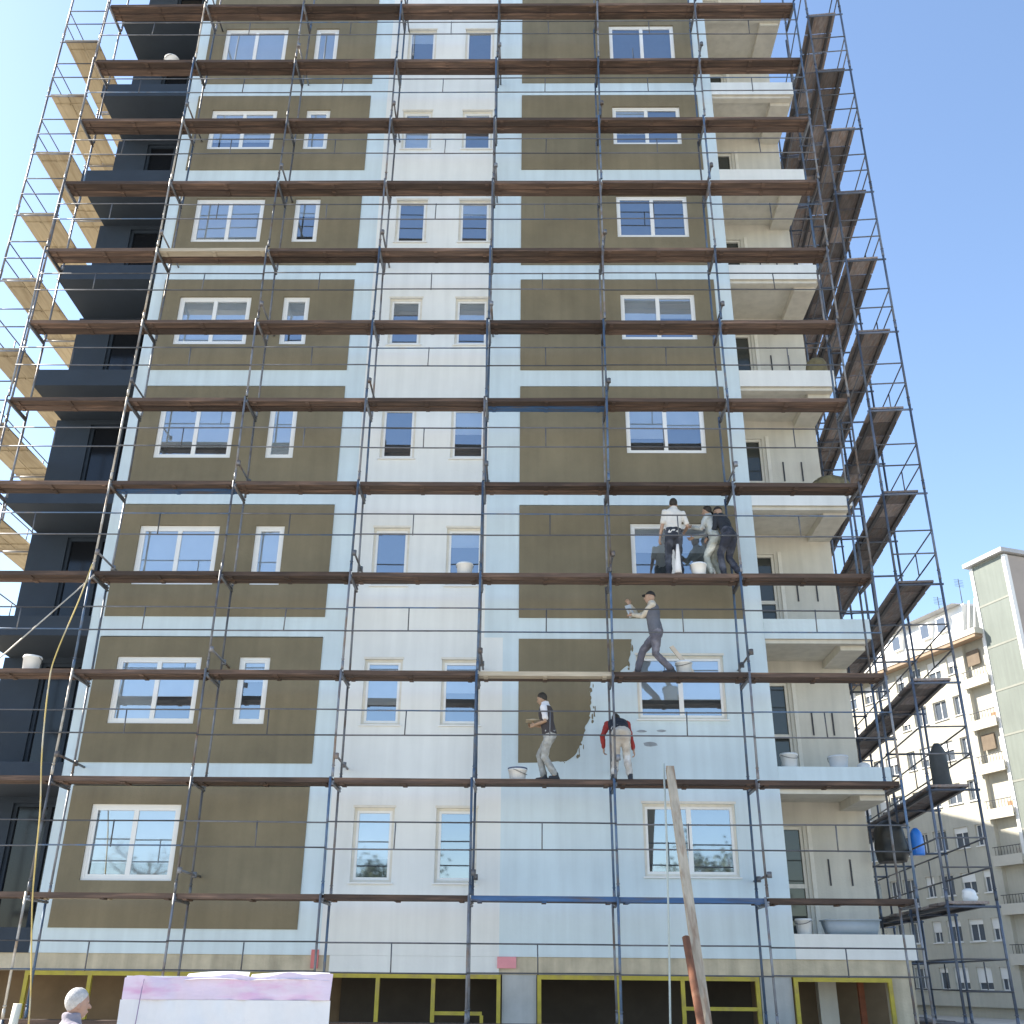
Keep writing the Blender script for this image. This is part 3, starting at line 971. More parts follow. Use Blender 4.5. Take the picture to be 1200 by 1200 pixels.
def hand(mb, wrist, d, palm_n, side, curl=0.6, s=1.0):
    """Palm, four unequal bent fingers and a thumb off the side of the palm. side = +1/-1 thumb side along d x n."""
    d = d.normalized()
    n = (palm_n - d * palm_n.dot(d)).normalized()
    w = d.cross(n) * side
    pc = wrist + d * (0.055 * s)
    ellipsoid(mb, pc, w, n, d, 0.042 * s, 0.018 * s, 0.058 * s, 10, 7)
    for i, (off, ln) in enumerate(((0.030, 0.070), (0.010, 0.080), (-0.011, 0.075), (-0.031, 0.058))):
        b0 = wrist + d * (0.092 * s) + w * (off * s)
        c = curl * (1 + 0.12 * i)
        d1 = (d * math.cos(c * .6) + n * math.sin(c * .6) + w * (off * 1.5)).normalized()
        d2 = (d * math.cos(c * 1.7) + n * math.sin(c * 1.7)).normalized()
        b1 = b0 + d1 * (ln * 0.52 * s)
        b2 = b1 + d2 * (ln * 0.5 * s)
        limb(mb, [b0 - d * .02 * s, b0, b1, b2], [0.0098 * s, 0.0098 * s, 0.0088 * s, 0.0078 * s], 7)
    t0 = wrist + d * (0.030 * s) + w * (0.030 * s)
    t1 = t0 + (d * 0.55 + w * 0.8 + n * .25).normalized() * (0.042 * s)
    t2 = t1 + (d * 0.9 + w * 0.25 + n * .35).normalized() * (0.034 * s)
    limb(mb, [t0, t1, t2], [0.013 * s, 0.011 * s, 0.009 * s], 7)


def person(label, root, h, pelvis, chest, face, lat, feet, hands, knee_pole=None, elbow_pole=None, skin=(0.42, 0.27, 0.19), top=(0.5, 0.5, 0.5), legs=(0.1, 0.1, 0.12), sleeve=1.0,
           shoe=(0.03, 0.03, 0.035), hair=(0.03, 0.025, 0.02), cap=None, foot_dir=None, group=None, vest=None, palm=None, curl=0.7, headup=None):
    """All joints in metres relative to root (feet level). chest = mid-shoulder point; face = gaze direction; lat = the figure's right-hand direction."""
    k = h / 1.72
    R0 = empty('person', root)
    tag(R0, label, 'person', group)
    pelvis, chest, face, lat = Vector(pelvis), Vector(chest), Vector(face).normalized(), Vector(lat).normalized()
    spine = (chest - pelvis).normalized()
    lat = (lat - spine * lat.dot(spine)).normalized()
    fwd = spine.cross(lat) * -1
    if fwd.dot(face) < -0.2:
        fwd = -fwd
    neck = chest + spine * 0.06 * k
    hup = Vector(headup) if headup else (spine * 0.5 + V(0, 0, 0.75))
    hup = (hup - face * hup.dot(face)).normalized()
    hlat = face.cross(hup).normalized()
    head = neck + (hup * 0.112 + spine * 0.025 + face * 0.03) * k
    body, shirt, trs = MB(), MB(), MB()

    def torso(mb, e, lo=-0.09, hi=0.085):
        L = (chest - pelvis).length
        prof = [(-0.09, .135, .10), (-0.03, .165, .115), (0.10, .155, .108), (0.22, .145, .102), (0.36, .170, .116), (0.46, .185, .112), (0.52, .165, .088), (0.575, .075, .062), (0.625, .060, .060)]
        rg = []
        for t, rx, ry in prof:
            if t < lo or t > 0.5 + hi:
                continue
            c = pelvis + spine * (t * L / 0.5)
            bend = fwd * (0.012 * math.sin(t * 6))
            rg.append(ell_ring(c + bend, lat, fwd, (rx + e) * k, (ry + e) * k, 18))
        mb.loft(rg)
    torso(body, 0)
    torso(shirt, 0.014, lo=-0.05, hi=0.13)
    # neck and head with face
    limb(body, [neck - spine * .04 * k, neck + hup * 0.05 * k], [0.055 * k, 0.05 * k])
    ellipsoid(body, head + hup * .012 * k, hlat, face, hup, 0.074 * k, 0.092 * k, 0.108 * k, 18, 12)
    ellipsoid(body, head - hup * 0.055 * k + face * 0.028 * k, hlat, face, hup, 0.052 * k, 0.058 * k, 0.058 * k, 14, 9)
    limb(body, [head + face * 0.082 * k + hup * 0.012 * k, head + face * 0.104 * k - hup * 0.024 * k], [0.010 * k, 0.015 * k], 8)
    for s in (-1, 1):
        ellipsoid(body, head + hlat * (0.075 * s * k) - face * 0.005 * k - hup * 0.01 * k, face, hlat, hup, 0.018 * k, 0.010 * k, 0.030 * k, 8, 6)
        limb(body, [head + face * .080 * k + hlat * (.012 * s * k) + hup * .026 * k, head + face * .070 * k + hlat * (.045 * s * k) + hup * .026 * k], [0.010 * k, .009 * k], 7)
    limb(body, [head + face * .083 * k - hlat * .02 * k - hup * .058 * k, head + face * .083 * k + hlat * .02 * k - hup * .058 * k], [0.009 * k, .009 * k], 7)
    ul, fl, tl, sl_ = 0.29 * k, 0.25 * k, 0.42 * k, 0.41 * k
    shoes = []
    for s, hd, ft in ((-1, hands[0], feet[0]), (1, hands[1], feet[1])):
        sh = chest + lat * (0.185 * s * k) - spine * 0.015 * k
        hd = Vector(hd)
        ep = Vector(elbow_pole[0 if s < 0 else 1]) if elbow_pole else (V(0, 0, -1) - fwd * 0.6 + lat * (0.3 * s))
        el, wr = ik(sh, hd, ul, fl, ep)
        limb(body, [sh, (sh + el) / 2, el, (el * .6 + wr * .4), wr], [0.052 * k, 0.044 * k, 0.038 * k, 0.037 * k, 0.027 * k])
        dd = (wr - el).normalized()
        pn = Vector(palm) if palm else -lat * s * 0.8 + fwd * .2 + V(0, 0, -.1)
        if abs(pn.normalized().dot(dd)) > 0.9:
            pn = fwd
        hand(body, wr, dd, pn, 1 if (dd.cross(pn)).dot(V(0, 0, 1)) > 0 else -1, curl, k)
        if sleeve > 0.6:
            limb(shirt, [sh, (sh + el) / 2, el, el * .35 + wr * .65, el * .12 + wr * .88], [0.068 * k, 0.057 * k, 0.051 * k, 0.046 * k, 0.042 * k])
        else:
            limb(shirt, [sh, (sh + el) / 2, sh * .25 + el * .75], [0.068 * k, 0.060 * k, 0.060 * k])
        hp = pelvis + lat * (0.085 * s * k) - spine * 0.04 * k
        ft = Vector(ft)
        kp = Vector(knee_pole[0 if s < 0 else 1]) if knee_pole else fwd
        kn, an = ik(hp, ft + V(0, 0, 0.085 * k), tl, sl_, kp)
        limb(body, [hp, (hp + kn) / 2, kn, kn * .65 + an * .35, an], [0.082 * k, 0.072 * k, 0.055 * k, 0.056 * k, 0.038 * k])
        limb(trs, [hp, (hp + kn) / 2, kn, kn * .5 + an * .5, kn * .08 + an * .92], [0.100 * k, 0.090 * k, 0.073 * k, 0.070 * k, 0.064 * k])
        fd = Vector(foot_dir[0 if s < 0 else 1] if foot_dir else fwd)
        fd.z = 0
        fd.normalize()
        b = MB()
        limb(b, [an + V(0, 0, .03) * k, an - fd * .01 * k - V(0, 0, .02) * k], [0.050 * k, 0.052 * k], 9)
        base = an - V(0, 0, 0.045) * k
        limb(b, [base - fd * .045 * k, base + fd * .05 * k, base + fd * 0.14 * k - V(0, 0, .004)], [0.042 * k, 0.044 * k, 0.036 * k], 9)
        sole = fd.cross(V(0, 0, 1))
        b.obox(base - fd * .085 * k - V(0, 0, .028) * k, base + fd * .175 * k - V(0, 0, .028) * k, 0.082 * k, 0.022 * k, sole)
        shoes.append(b)
        limb(body, [an, base + fd * .11 * k], [0.034 * k, .028 * k], 8)
    # hips of the trousers
    rg = []
    for t, rx, ry in ((-0.12, .12, .10), (-0.08, .155, .118), (-0.02, .183, .132), (0.06, .180, .126), (0.12, .172, .120)):
        rg.append(ell_ring(pelvis + spine * t * k, lat, fwd, rx * k, ry * k, 18))
    trs.loft(rg)
    solid('body', body, mat('skin %.2f' % skin[0], skin, 0.55, 0.08, 20), R0, 0.0072)
    o = solid('trousers', trs, mat('trousers %.2f %.2f' % (legs[0], legs[2]), legs, 0.9, 0.25, 7, 0.4, 60, hue=tuple(min(.6, c * 1.5 + .06) for c in legs)), R0, 0.013)
    cloth_wrinkle(o, 0.013, 13)
    o = solid('shirt', shirt, mat('shirt %.2f %.2f' % (top[0], top[2]), top, 0.9, 0.12, 7, 0.4, 60), R0, 0.013)
    cloth_wrinkle(o, 0.012, 12)
    if vest:
        b = MB()
        torso(b, 0.026, lo=-0.03, hi=0.05)
        o = solid('vest', b, mat('vest %.2f %.2f' % (vest[0], vest[2]), vest, 0.85, 0.2, 6), R0, 0.014)
        cloth_wrinkle(o, 0.006, 12)
    for b in shoes:
        solid('shoe', b, mat('shoe leather', shoe, 0.6, 0.2, 8), R0, 0.011)
    # hair or cap
    b = MB()
    hc = cap or hair
    ellipsoid(b, head + hup * .03 * k - face * .012 * k, hlat, face, hup, 0.084 * k, 0.098 * k, 0.104 * k, 18, 12)
    # keep the crown and back: drop what lies before the face below the brow line
    q = head + face * .02 * k + hup * (0.04 if not cap else 0.045) * k
    o = None
    me = b.mesh('hair', mat('hair %.2f' % hc[0], hc, 0.75, 0.3, 30, 0.6, 90))
    bm2 = bmesh.new()
    bm2.from_mesh(me)
    nrm = (hup * 0.8 - face * 0.75).normalized() if not cap else (hup - face * .12).normalized()
    bmesh.ops.bisect_plane(bm2, geom=bm2.verts[:] + bm2.edges[:] + bm2.faces[:], plane_co=q - nrm * (0.01 if not cap else 0.0), plane_no=-nrm, clear_outer=True)
    bmesh.ops.contextual_create(bm2, geom=[e for e in bm2.edges if e.is_boundary])
    bm2.to_mesh(me)
    bm2.free()
    o = link('cap' if cap else 'hair', me, R0)
    if cap:
        b = MB()
        rim = head + hup * 0.045 * k + face * 0.085 * k
        b.loft([[rim - hlat * .06 * k, rim + hlat * .06 * k, rim + hlat * .045 * k + face * .06 * k - hup * .012 * k, rim - hlat * .045 * k + face * .06 * k - hup * .012 * k],
                [rim - hlat * .06 * k + hup * .012, rim + hlat * .06 * k + hup * .012, rim + hlat * .045 * k + face * .06 * k, rim - hlat * .045 * k + face * .06 * k]])
        b.build('peak', mat('hair %.2f' % hc[0], hc), o)
    for s in (-1, 1):
        b = MB()
        ellipsoid(b, head + face * .083 * k + hlat * (.028 * s * k) + hup * .010 * k, hlat, face, hup, .011 * k, .008 * k, .006 * k, 8, 6)
        b.build('eye', mat('eye', (0.06, 0.05, 0.045), 0.3), R0)
    b = MB()
    limb(b, [head + face * .0925 * k - hlat * .018 * k - hup * .058 * k, head + face * .0925 * k + hlat * .018 * k - hup * .058 * k], [.003 * k, .003 * k], 6)
    b.build('mouth', mat('lips', (0.25, 0.10, 0.08), 0.6), R0)
    return R0


def put_bucket(x, y, z, r, h, label, col=(0.74, 0.74, 0.72), lid=None, handle=True, tilt=0.0, fill=None, group=None):
    t = empty('bucket', (x, y, z), (tilt, 0, random.uniform(0, 6)))
    tag(t, label, 'bucket', group)
    b = MB()
    b.lathe([(r * .82, 0.0), (r * .84, .004), (r * .98, h * .86), (r * 1.06, h * .87), (r * 1.06, h * .93), (r, h * .94), (r, h), (r * .93, h), (r * .9, h * .72)], n=20)
    b.build('shell', mat('bucket plastic %.2f' % col[0], col, 0.4, 0.05, 5), t)
    if lid:
        b = MB(); b.lathe([(r * .5, h + .002), (r * 1.07, h + .002), (r * 1.07, h + .02), (r * .95, h + .026)], n=20)
        b.build('lid', mat('bucket lid %.2f' % lid[0], lid, 0.4, 0.05, 5), t)
    elif fill:
        b = MB(); b.lathe([(r * .5, h * .75), (r * .9, h * .75), (r * .5, h * .77)], n=18)
        b.build('paste', mat('bucket paste %.2f' % fill[0], fill, 0.9, 0.1, 8), t)
    if handle:
        b = MB()
        b.tube([(r * 1.05 * math.cos(a), r * 1.05 * math.sin(a), h * .9 - 0.5 * r * math.sin(a)) for a in [PI * i / 10 for i in range(11)]], 0.005, 5)
        b.build('handle', M_DARKST, t)
    return t


DY = -0.93                                     # middle of the front decks
D1, D2, D3, D4 = DZ(2), DZ(3), DZ(4), DZ(10)   # decks with people: 5.25, 7.24, 9.23
# 1: back to us on the upper deck, white top
person('worker in white top and dark trousers standing with back to us at the window', (2.97, -0.92, D3), 1.72, (0.02, 0, 0.93), (0.05, 0.03, 1.43), (0.15, 1, 0.05), (1, 0.1, 0),
       [(-0.12, 0.0, 0), (0.13, 0.02, 0)], [(-0.26, 0.10, 0.83), (0.30, 0.28, 1.12)], top=(0.66, 0.63, 0.58), legs=(0.028, 0.032, 0.045), sleeve=0.4, foot_dir=[(-.3, 1, 0), (.3, 1, 0)])
b = MB()
b.loft([ell_ring(V(0.02 + .02 * t, -0.02, 0.03 + .62 * t), V(1, 0, 0), V(0, 1, 0), 0.075 - .05 * t, 0.06 - .03 * t, 12) for t in (0, .15, .5, .8, 1)])
o = b.build('paper_sack', mat('white paper sack', (0.72, 0.70, 0.68), 0.8, 0.1, 8), None, (2.99, -1.05, D3))
tag(o, 'narrow white sack standing between the legs of the white topped worker', 'sack')
# 2: reaching left with pale sleeves
person('worker in pale sleeves reaching left towards the window behind the dark clothed worker', (3.82, -0.84, D3), 1.70, (0.03, 0.02, 0.88), (-0.05, 0.09, 1.34), (-0.8, 0.55, 0.0), (0.45, 0.85, 0),
       [(-0.12, -0.03, 0), (0.14, 0.08, 0)], [(-0.42, 0.12, 1.18), (-0.36, 0.30, 1.02)], top=(0.42, 0.45, 0.44), legs=(0.36, 0.37, 0.32), foot_dir=[(-1, .3, 0), (-.6, .6, 0)])
# 3: dark clothes, bending left
person('worker in dark clothes leaning left at the right end of the upper deck', (4.10, -0.98, D3), 1.74, (0.0, 0.0, 0.90), (-0.09, 0.18, 1.33), (-0.75, 0.6, -0.25), (0.7, 0.7, 0),
       [(-0.17, 0.02, 0), (0.12, -0.02, 0)], [(-0.40, 0.24, 0.93), (-0.28, 0.36, 0.98)], top=(0.022, 0.026, 0.034), legs=(0.03, 0.033, 0.048), foot_dir=[(-.8, .5, 0), (-.3, .9, 0)], cap=(0.02, 0.02, 0.022))
# 4: striding left on the next deck
person('worker in dark cap and slate overalls striding left with an arm raised to the render', (2.50, -0.93, D2), 1.78, (0.03, 0.0, 0.87), (-0.02, 0.03, 1.37), (-1, 0.25, 0.05), (0.1, 1, 0),
       [(0.28, -0.06, 0), (-0.36, 0.07, 0)], [(-0.40, 0.16, 1.26), (-0.42, 0.26, 1.50)], top=(0.56, 0.50, 0.40), legs=(0.11, 0.105, 0.125), foot_dir=[(-1, 0, 0), (-1, 0.1, 0)], cap=(0.02, 0.018, 0.016),
       vest=(0.115, 0.12, 0.14), knee_pole=[(-1, 0, .2), (-1, 0, .2)], palm=(-.3, 1, 0), curl=0.9)
o = MB(); o.box(-0.13, 0.13, -0.06, 0.06, 0, 0.014); o.tube([(-.05, 0, .012), (-.05, 0, .05), (.05, 0, .05), (.05, 0, .012)], 0.012, 6)
o = o.build('plastering_float', mat('steel blade', (0.5, 0.5, 0.48), 0.35, 0.1, 8, metal=.5), None, (2.06, -0.72, D2 + 1.35), (rad(80), rad(70), 0))
tag(o, 'flat steel plastering float held up by the striding worker', 'trowel')
o = MB(); o.obox((0, 0, 0), (-0.40, 0.10, 0.60), 0.09, 0.022, (1, 0.2, 0))
o = o.build('timber_batten', mat('pale timber', (0.62, 0.52, 0.40), 0.8, 0.15, 6), None, (3.23, -0.88, D2 + 0.012))
tag(o, 'short pale timber batten leaning behind the striding worker', 'plank')
# 5: thin figure on the lower deck, facing left
person('slim worker in white shirt and dark vest standing beside the half finished brown render', (0.44, -0.93, D1), 1.68, (0.01, 0.0, 0.86), (-0.06, 0.02, 1.34), (-0.9, 0.3, -0.25), (0.25, 1, 0),
       [(0.12, -0.05, 0), (-0.09, 0.08, 0)], [(-0.26, -0.05, 1.02), (-0.26, 0.20, 1.05)], top=(0.68, 0.67, 0.68), legs=(0.30, 0.30, 0.28), sleeve=0.4, vest=(0.055, 0.045, 0.045), foot_dir=[(-.6, -.5, 0), (-.9, .1, 0)], skin=(0.36, 0.23, 0.15))
o = MB(); o.box(-0.14, 0.14, -0.11, 0.11, 0, 0.012); o.tube([(0, 0, -0.1), (0, 0, 0)], 0.016, 8)
ellipsoid(o, V(0, 0, 0.02), V(1, 0, 0), V(0, 1, 0), V(0, 0, 1), .09, .07, .03, 10, 6)
o = o.build('mortar_board', mat('tan mortar', (0.42, 0.35, 0.24), 0.9, 0.15, 8), None, (0.15, -0.88, D1 + 1.10))
tag(o, 'small tan mortar board held before the slim worker', 'board')
# 6: bending away from us
person('bending worker in dark and red jacket and beige trousers with back to us', (1.77, -0.97, D1), 1.70, (0.0, -0.05, 0.88), (-0.03, 0.32, 1.12), (0.0, 0.75, -0.7), (1, 0, 0),
       [(-0.15, -0.02, 0), (0.15, 0.0, 0)], [(-0.30, 0.34, 0.66), (0.27, 0.20, 0.50)], top=(0.30, 0.035, 0.03), legs=(0.44, 0.40, 0.35), vest=(0.018, 0.022, 0.035), foot_dir=[(-.2, 1, 0), (.25, 1, 0)], headup=(0, .6, .8))
# 7: man by the boards, near us
person('grey haired man in mauve grey jacket walking at ground level by the wrapped boards', (-4.00, -10.0, 0.0), 1.80, (0.0, 0, 0.96), (0.0, 0.04, 1.505), (0.8, 0.55, 0.0), (0.55, -0.8, 0),
       [(-0.02, 0.12, 0), (0.05, -0.12, 0)], [(0.05, 0.32, 0.85), (-0.05, -0.28, 0.83)], top=(0.27, 0.245, 0.28), legs=(0.06, 0.06, 0.08), hair=(0.46, 0.44, 0.42), foot_dir=[(.8, .55, 0), (.8, .5, 0)], skin=(0.38, 0.23, 0.17))

bpy.data.scenes.remove(TMP)

# ------------------------------------------------------------------ things on the decks and balconies
put_bucket(-0.14, -0.93, D1, 0.17, 0.20, 'white tub with dark blue lid beside the slim worker on the lower deck', lid=(0.05, 0.08, 0.16))
put_bucket(-1.22, -0.93, D3, 0.165, 0.26, 'white bucket on the deck before the second narrow centre window', fill=(0.6, 0.6, 0.58))
put_bucket(3.43, -1.0, D3, 0.16, 0.25, 'white bucket between the two workers on the upper deck', fill=(0.3, 0.3, 0.3))
put_bucket(3.04, -0.84, D2, 0.16, 0.28, 'white bucket behind the heels of the striding worker', fill=(0.6, 0.6, 0.58))
put_bucket(-9.52, -0.93, D2, 0.17, 0.30, 'white bucket with dark opening on the deck before the navy balcony', fill=(0.05, 0.05, 0.05))
put_bucket(-9.15, -0.93, DZ(11) - LIFT * 0, 0.18, 0.28, 'white bucket high up on the deck at the navy side', fill=(0.6, 0.6, 0.58))
z2, z1 = FZ(2, 0.78) + 0.002, FZ(1, 0.78) + 0.002
put_bucket(5.16, 0.3, z2, 0.17, 0.30, 'white bucket with dark contents on the second balcony by the door', fill=(0.04, 0.04, 0.04))
put_bucket(6.12, 0.3, z2, 0.19, 0.26, 'wide pale bucket on the second balcony right of the door', col=(0.62, 0.66, 0.70))
put_bucket(5.12, 0.3, z1, 0.15, 0.27, 'white bucket standing on the lowest balcony by the door', fill=(0.05, 0.05, 0.05))
b = MB()
b.loft([[V(sx * (.42 + .06 * t), sy * (.20 + .04 * t), .24 * t) for sx, sy in ((-1, -1), (1, -1), (1, 1), (-1, 1))] for t in (0, 1)])
b.loft([[V(sx * .50, sy * .26, .24 + .02 * t) for sx, sy in ((-1, -1), (1, -1), (1, 1), (-1, 1))] for t in (0, 1)])
o = b.build('mixing_trough', mat('grey blue plastic', (0.36, 0.42, 0.47), 0.5, 0.1, 5), None, (6.0, 0.4, z1))
tag(o, 'wide grey blue mixing trough on the lowest balcony', 'trough')


def lumpy(name, label, cat, loc, rx, ry, h, m, seed, rot=0.0, flat=0.0):
    b = MB()
    n, kk = 22, 12
    rings = []
    for i in range(kk + 1):
        t = i / kk
        w = (1 - min(t, .985) ** 6) ** 0.5 * (0.9 + .1 * min(1, t * 5))
        rg = []
        for j in range(n):
            a = 2 * PI * j / n
            d = 1 + 0.22 * mnoise.noise(Vector((math.cos(a) * 1.6 + seed, math.sin(a) * 1.6, t * 2.5 + seed)))
            rg.append((rx * w * d * math.cos(a), ry * w * d * math.sin(a), h * t * (1 + .12 * (1 - t * t) * mnoise.noise(Vector((math.cos(a) + seed * 2, math.sin(a), seed))))))
        rings.append(rg)
    b.loft(rings)
    o = b.build(name, m, None, loc, (0, 0, rot))
    tag(o, label, cat)
    return o


M_TARP = mat('black tarpaulin', (0.018, 0.018, 0.016), 0.5, 0.3, 5, 0.8, 12)
M_SACK = mat('dark grey sack', (0.055, 0.06, 0.062), 0.75, 0.2, 5, 0.8, 14)
M_OLIVE = mat('olive tarpaulin', (0.17, 0.145, 0.075), 0.8, 0.35, 5, 0.8, 14, hue=(0.10, 0.085, 0.05))
M_BLUEPL = mat('bright blue plastic', (0.03, 0.20, 0.68), 0.4, 0.12, 5, 0.3, 12)
lumpy('tarpaulin', 'olive tarpaulin heaped on the right balcony edge of the fourth balcony up', 'tarpaulin', (6.70, 0.35, FZ(4, 0.785)), 0.42, 0.3, 0.42, M_OLIVE, 1.3)
lumpy('tarpaulin', 'small olive tarpaulin heap on the right corner of the fifth balcony up', 'tarpaulin', (6.72, 0.3, FZ(5, 0.785)), 0.24, 0.24, 0.5, M_OLIVE, 5.1)
lumpy('plastic_bag', 'white bag on the sixth balcony edge near the dark board decks', 'bag', (6.8, 0.3, FZ(6, 0.785)), 0.17, 0.14, 0.62, M_FRAME, 2.2)
lumpy('plastic_bag', 'small white bag on the second balcony right corner', 'bag', (6.80, 0.9, z2), 0.14, 0.12, 0.26, M_FRAME, 3.7)
ret = lambda x, y: (7.38 + x * math.cos(rad(-5.2)) - y * math.sin(rad(-5.2)), -0.80 + x * math.sin(rad(-5.2)) + y * math.cos(rad(-5.2)))
x_, y_ = ret(0.42, 1.05)
lumpy('rubble_sack', 'tall dark grey sack standing on a right end deck against the cream block', 'sack', (x_ + .15, y_, D1 + 0.01), 0.17, 0.15, 0.95, M_SACK, 4.4)
x_, y_ = ret(0.30, 1.8)
lumpy('tarpaulin', 'black tarpaulin bundle hung on the right end scaffold beside the lowest balcony', 'tarpaulin', (7.30, 1.45, 4.12), 0.30, 0.36, 0.80, M_TARP, 7.7)
x_, y_ = ret(0.42, 1.2)
lumpy('plastic_sheet', 'bright blue plastic sheet bundle beside the black tarpaulin', 'plastic sheet', (7.80, 1.35, 4.24), 0.13, 0.10, 0.52, M_BLUEPL, 9.1)
x_, y_ = ret(0.42, 0.4)
lumpy('plastic_bag', 'round white bag on the lowest right end deck', 'bag', (x_ + .1, y_, DZ(1) + 0.01), 0.13, 0.12, 0.22, M_FRAME, 6.3)

# ------------------------------------------------------------------ the ground in front: wrapped boards, leaning timber, ropes
st = empty('insulation_stack', (-3.02, -8.35, 0), (0, 0, rad(10.5)))
tag(st, 'film wrapped stack of white insulation boards with pink printed band at the bottom left', 'insulation stack')
for i in range(19):
    b = MB(); b.box(-0.965, 0.965, -0.58, 0.58, 0.0, 0.1); b.v = [(x + random.uniform(-.004, .004), y, z) for x, y, z in b.v]
    b.build('board', mat('white foam board', (0.78, 0.78, 0.77), 0.8, 0.04, 6), st, (random.uniform(-.012, .012), random.uniform(-.012, .012), 0.02 + i * 0.1015))


def film(name, m, x0, x1, y, z0, z1, nx, nz, amp, fn=None):
    b = MB()
    for j in range(nz + 1):
        for i in range(nx + 1):
            x, z = x0 + (x1 - x0) * i / nx, z0 + (z1 - z0) * j / nz
            p = Vector((x * 4.2 + z * .8, z * 1.1, 1.7 if fn else 0.2))
            dy = -abs(mnoise.noise(p)) * amp - abs(mnoise.noise(p * 3.1)) * amp * .4
            q = (x, y + dy, z)
            b.v.append(fn(q, i / nx, j / nz) if fn else q)
    for j in range(nz):
        for i in range(nx):
            a = j * (nx + 1) + i
            b.f.append((a, a + 1, a + nx + 2, a + nx + 1)); b.mi.append(0); b.sm.append(True)
    return b.build(name, m, st)


M_FILM = mat('clear white film', (0.70, 0.70, 0.72), 0.28, 0.06, 3, 0.3, 9)
M_PINK = mat('pink printed film', (0.68, 0.56, 0.68), 0.3, 0.10, 2.5, 0.3, 9, hue=(0.64, 0.33, 0.55), stretch=(1, 1, 4))
film('wrap_film', M_FILM, -0.995, 1.0, -0.60, 0.05, 1.738, 60, 24, 0.055)
film('printed_band', M_PINK, -0.985, 1.0, -0.602, 1.74, 1.93, 60, 8, 0.055, lambda q, u, v: (q[0] + 0.06 * (v - .5) * math.sin(u * 20) * .3, q[1], q[2] + (0.05 * mnoise.noise(Vector((u * 7, 0, 3))) + 0.05 * u) * v))
for x0, x1, s in ((-0.42, 0.18, 1), (0.2, 0.98, 2)):
    film('film_flap', M_FILM, x0, x1, -0.63, 1.945, 2.0, 14, 4, 0.01, lambda q, u, v: (q[0], q[1] - 0.01 + 0.3 * v, q[2] - 0.03 + 0.02 * u * v + 0.015 * math.sin(u * PI)))

for x_, dx_, z_ in ((-0.80, 0.10, 0.1),):
    b = MB(); b.tube([(x_ - dx_, -0.672, z_), (x_ - dx_ * .4, -0.678, z_ + (1.9 - z_) * .5), (x_, -0.668, 1.9), (x_, -0.59, 1.945)], 0.005, 5)
    b.build('string', mat('mauve string', (0.30, 0.22, 0.32), 0.8, 0.1, 10), st)

tb = MB(); tb.obox((2.60, -1.31, 5.42), (2.52, -4.95, 0.0), 0.14, 0.12, (1, 0, 0))
tb = tb.build('timber_beam', mat('pale sawn timber', (0.46, 0.38, 0.28), 0.8, 0.25, 3, 0.4, 20, stretch=(6, 1, 1), hue=(0.30, 0.20, 0.13)))
tag(tb, 'long pale timber beam leaning against the front scaffold on the right', 'beam')
tb = MB(); tb.tube([(2.395, -3.50, 2.53), (2.49, -5.0, 0.0)], 0.058, 10)
tb = tb.build('steel_pole', mat('rusty pole', (0.22, 0.085, 0.04), 0.75, 0.3, 5, 0.4, 20, hue=(0.42, 0.22, 0.12)))
tag(tb, 'short rust brown steel pole leaning beside the pale timber beam', 'pole')
hr_ = MB(); hr_.tube([(2.49, -1.33, 5.5), (2.47, -1.36, 4.2), (2.42, -1.38, 2.6), (2.36, -1.36, 1.0), (2.36, -1.35, 0.0)], 0.018, 7)
hr_ = hr_.build('hoist_rope', mat('pale green rope', (0.46, 0.50, 0.46), 0.8, 0.1, 10))
tag(hr_, 'thin pale green rope hanging straight down beside the leaning timber beam', 'rope')
hs = [(-8.52, -1.36, 9.30), (-8.60, -1.45, 8.52), (-8.76, -1.60, 7.42), (-8.78, -1.62, 6.85), (-8.66, -1.62, 5.6), (-8.50, -1.60, 4.6), (-8.42, -1.6, 3.85), (-8.32, -1.6, 3.02), (-8.06, -1.6, 1.6), (-7.95, -1.62, 0.6), (-7.9, -1.7, 0.02)]


def smooth_path(p, n=6):
    out = []
    for i in range(len(p) - 1):
        a, b_, c, d = [Vector(p[max(0, min(len(p) - 1, i + o))]) for o in (-1, 0, 1, 2)]
        for q in range(n):
            t = q / n
            out.append(0.5 * ((2 * b_) + (c - a) * t + (2 * a - 5 * b_ + 4 * c - d) * t * t + (3 * b_ - a - 3 * c + d) * t ** 3))
    out.append(Vector(p[-1]))
    return out


b = MB(); b.tube(smooth_path(hs), 0.013, 7)
o = b.build('hose', mat('yellow hose', (0.60, 0.44, 0.14), 0.6, 0.2, 3, hue=(0.55, 0.50, 0.40)))
tag(o, 'yellow hose hanging in front of the scaffold at the left', 'hose')
b = MB(); b.lathe([(0.06, 0.0), (0.062, 0.0), (0.062, 1.55), (0.05, 1.55)], n=14)
o = b.build('foam_roll', mat('cream foam roll', (0.72, 0.68, 0.55), 0.7, 0.06, 6), None, (-7.70, -3.0, 0.0), (0, rad(3), 0))
tag(o, 'upright cream tube standing before the left shop opening', 'tube')

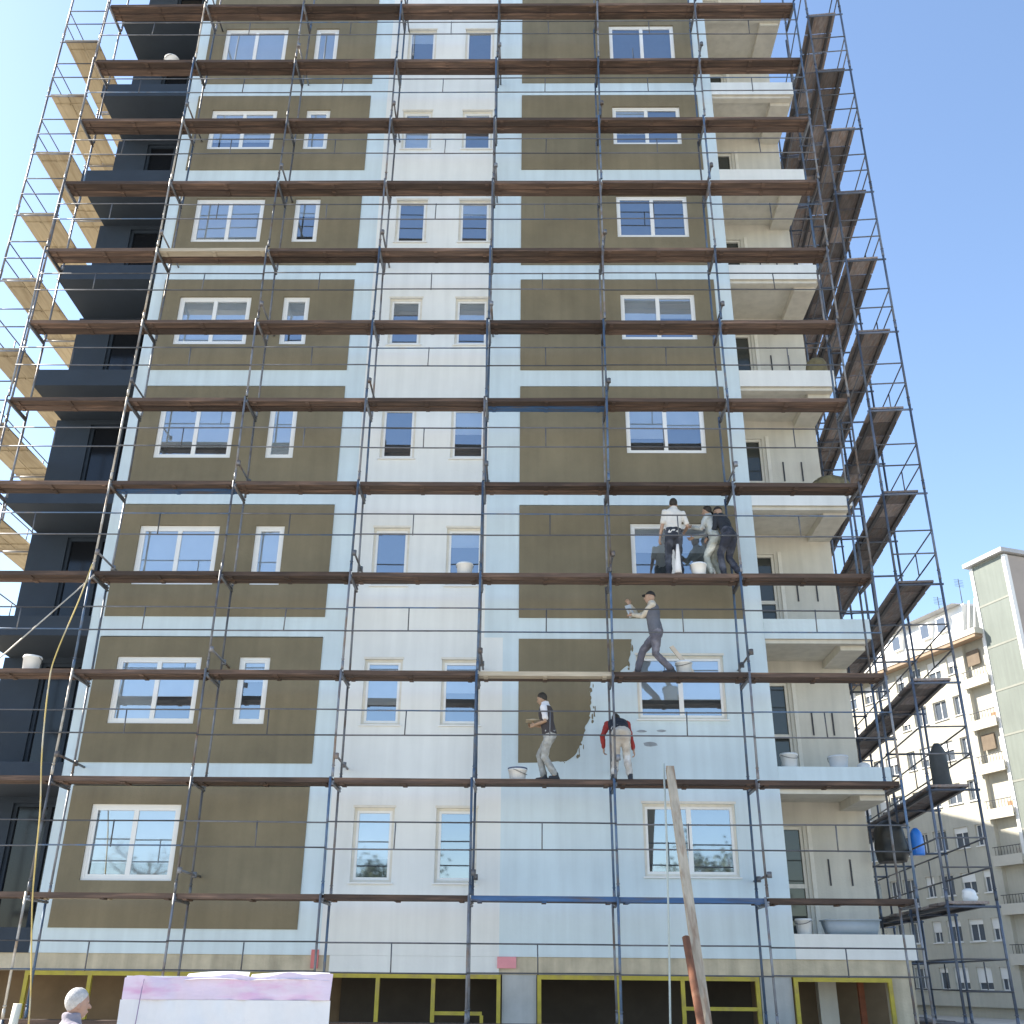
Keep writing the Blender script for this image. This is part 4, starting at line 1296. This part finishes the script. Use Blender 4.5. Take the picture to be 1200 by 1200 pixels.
# ------------------------------------------------------------------ trees across the street, seen only as reflections in the lowest windows
M_BARK = mat('bark', (0.11, 0.085, 0.06), 0.9, 0.3, 5, 0.6, 20)
M_LEAF = mat('leaves', (0.055, 0.075, 0.03), 0.7, 0.35, 1.5)


def tree(x, y, h, label, leaves, seed):
    rnd = random.Random(seed)
    t = empty('tree', (x, y, 0))
    tag(t, label, 'tree', 'trees across the street')
    tr, cr = MB(), MB()
    tr.tube([(0, 0, 0), (0.05, .03, h * .3), (-.05, 0, h * .6), (0, 0.05, h * .92)], [.22, .16, .1, .03], 8)
    for i in range(34):
        z = h * rnd.uniform(.3, .85)
        a = rnd.uniform(0, 2 * PI)
        L = (1 - abs(z / h - .55)) * h * .33 * rnd.uniform(.7, 1.15)
        e = Vector((math.cos(a) * L, math.sin(a) * L, z + L * .55))
        mid = Vector((math.cos(a) * L * .5, math.sin(a) * L * .5, z + L * .2))
        tr.tube([(0, 0, z), mid, e], [.06, .04, .012], 5)
        for q in range(leaves):
            c = mid.lerp(e, rnd.uniform(.1, 1.1)) + Vector((rnd.gauss(0, .35), rnd.gauss(0, .35), rnd.gauss(0, .3)))
            u = Vector((rnd.gauss(0, 1), rnd.gauss(0, 1), rnd.gauss(0, 1))).normalized()
            w = u.cross(Vector((rnd.gauss(0, 1), rnd.gauss(0, 1), rnd.gauss(0, 1)))).normalized()
            s = rnd.uniform(.06, .13)
            cr.quad(c - u * s - w * s * .6, c + u * s - w * s * .6, c + u * s + w * s * .6, c - u * s + w * s * .6)
        if leaves < 20:
            for q in range(10):
                c = mid.lerp(e, rnd.uniform(.1, 1))
                d = Vector((rnd.gauss(0, 1), rnd.gauss(0, 1), abs(rnd.gauss(0.4, .5)))).normalized() * rnd.uniform(.5, 1.2)
                tr.tube([c, c + d], [.015, .005], 4)
    tr.build('trunk', M_BARK, t)
    cr.build('crown', M_LEAF, t)


tree(10.6, -35.0, 9.0, 'leafy tree reflected in the lowest right window', 70, 3)
tree(-7.6, -35.5, 8.0, 'leafy tree reflected in the lowest centre windows', 70, 5)
tree(-19.0, -36.0, 8.5, 'almost bare tree reflected in the lowest left window', 3, 8)
